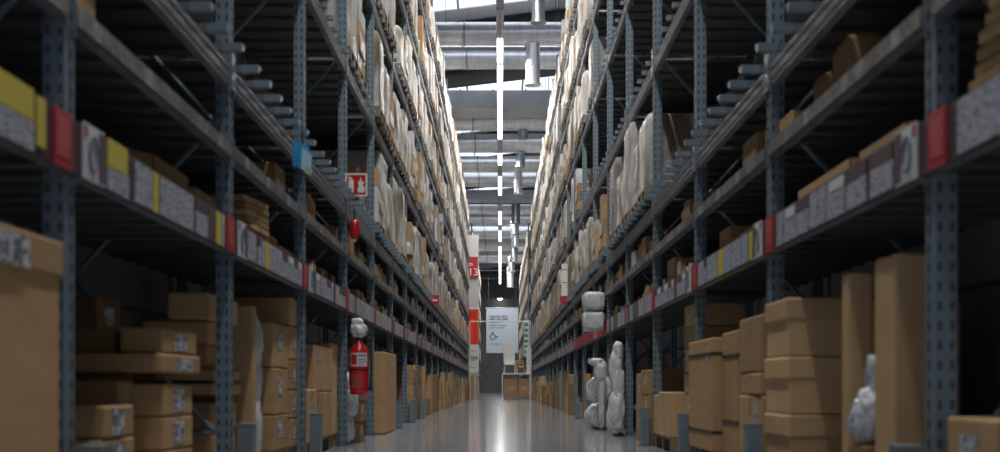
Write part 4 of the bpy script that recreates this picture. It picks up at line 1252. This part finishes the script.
t = thing('display_board', 'narrow white display board upright on the display table', 'sign', (1.54, TY, 1.371))
MB().box(-.13, .16, -.02, .02, 0.02, 1.42, WHITEP).box(-.12, .15, -.024, -.02, .5, .52, GREYINK).obj('board', t)
MB().box(-.13, .16, -.12, .12, 0, .02, WHITEP).obj('foot', t)
t = thing('green_banner', 'narrow green and white banner hung beside the frame post', 'banner', (1.44, 66.2, 2.3))
q = MB().box(-.12, .14, 0, .02, 0, 2.0, WHITEC)
q.obj('banner_cloth', t)
q = MB()
for i in range(6): q.box(-.10, .08, -.006, 0, .15 + .3 * i, .32 + .3 * i, GREENC)
q.obj('lettering', t)
MB().tube((-.15, .01, 2.02), (.3, .01, 2.02), .02, BEAMD, 6).tube((-.12, .01, 0), (-.12, .01, -2.3), .02, BEAMD, 6).obj('stand', t)

# grey banner with text before the end wall
BY = 112.0; SCB = BY / 1212.0
bx0, bx1 = (486.3 - 500) * SCB, (518.3 - 500) * SCB
bz0, bz1 = .63 + (387 - 353) * SCB, .63 + (387 - 308) * SCB
BW, BH = bx1 - bx0, bz1 - bz0
t = thing('hanging_sign', 'big grey-blue hanging banner with lines of text and ring logo', 'banner', (bx0, BY, bz0))
MB().box(0, BW, 0, .03, 0, BH, BANNER).obj('banner_cloth', t)
MB().tube((-.1, .015, BH + .03), (BW + .1, .015, BH + .03), .035, GALV, 8).obj('rod', t)
for x in (.2, BW - .2): MB().tube((x, .015, BH), (x, .015, rz(bx0 + x, 13.24) - bz0), .02, BEAMD, 5).obj('hanger', t)
r8 = random.Random(5)
def textline(z, h, words_, m, nm='lettering'):
    q = MB(); x = .10 * BW
    for n in words_:
        for k in range(n):
            wv = h * .52
            hh = h * r8.choice([.68, .68, 1.0, .72])
            if r8.random() < .5:
                q.box(x, x + wv * .28, -.012, 0, z, z + hh, m); q.box(x + wv * .55, x + wv * .8, -.012, 0, z, z + h * .68, m); q.box(x, x + wv * .8, -.012, 0, z + h * .5, z + h * .68, m)
            else:
                q.box(x, x + wv * .8, -.012, 0, z, z + h * .18, m); q.box(x, x + wv * .8, -.012, 0, z + h * .5, z + h * .68, m); q.box(x, x + wv * .25, -.012, 0, z, z + hh, m)
            x += wv
        x += h * .4
    q.obj(nm, t)
textline(BH * .792, BH * .052, (9, 5), INK)
textline(BH * .732, BH * .052, (5, 4, 5), INK)
textline(BH * .672, BH * .052, (10,), INK)
textline(BH * .600, BH * .040, (7, 10), GREYINK)
textline(BH * .545, BH * .040, (7, 8), GREYINK)
q = MB(); cx, cz, rr = BW * .20, BH * .36, BW * .085
for k in range(20):
    a, b_ = 2 * math.pi * k / 20, 2 * math.pi * (k + 1) / 20
    q.tube((cx + rr * math.cos(a), -.01, cz + rr * math.sin(a)), (cx + rr * math.cos(b_), -.01, cz + rr * math.sin(b_)), .045, TEAL, 5)
q.tube((cx, -.02, cz + rr * 1.5), (cx, 0, cz + rr * 1.5), .10, TEAL, 10)
q.tube((cx + rr * 1.6, -.02, cz), (cx + rr * 1.6, 0, cz), .10, TEAL, 10)
q.obj('ring_logo', t)
textline(BH * .19, BH * .022, (24,), GREYINK)

# lamp on the end wall
t = thing('wall_lamp', 'small bright lamp high on the dark end wall', 'lamp', (.0, 131.2, 10.2))
MB().lathe([(.05, .16), (.5, .0)], SILVER_D, n=20).obj('lamp_shade', t)
MB().lathe([(.05, -.16), (.22, -.1), (.2, .0)], LAMPW, n=16).obj('bulb', t)
MB().tube((0, 0, .16), (0, .8, .22), .04, BEAMD, 8).obj('bracket', t)
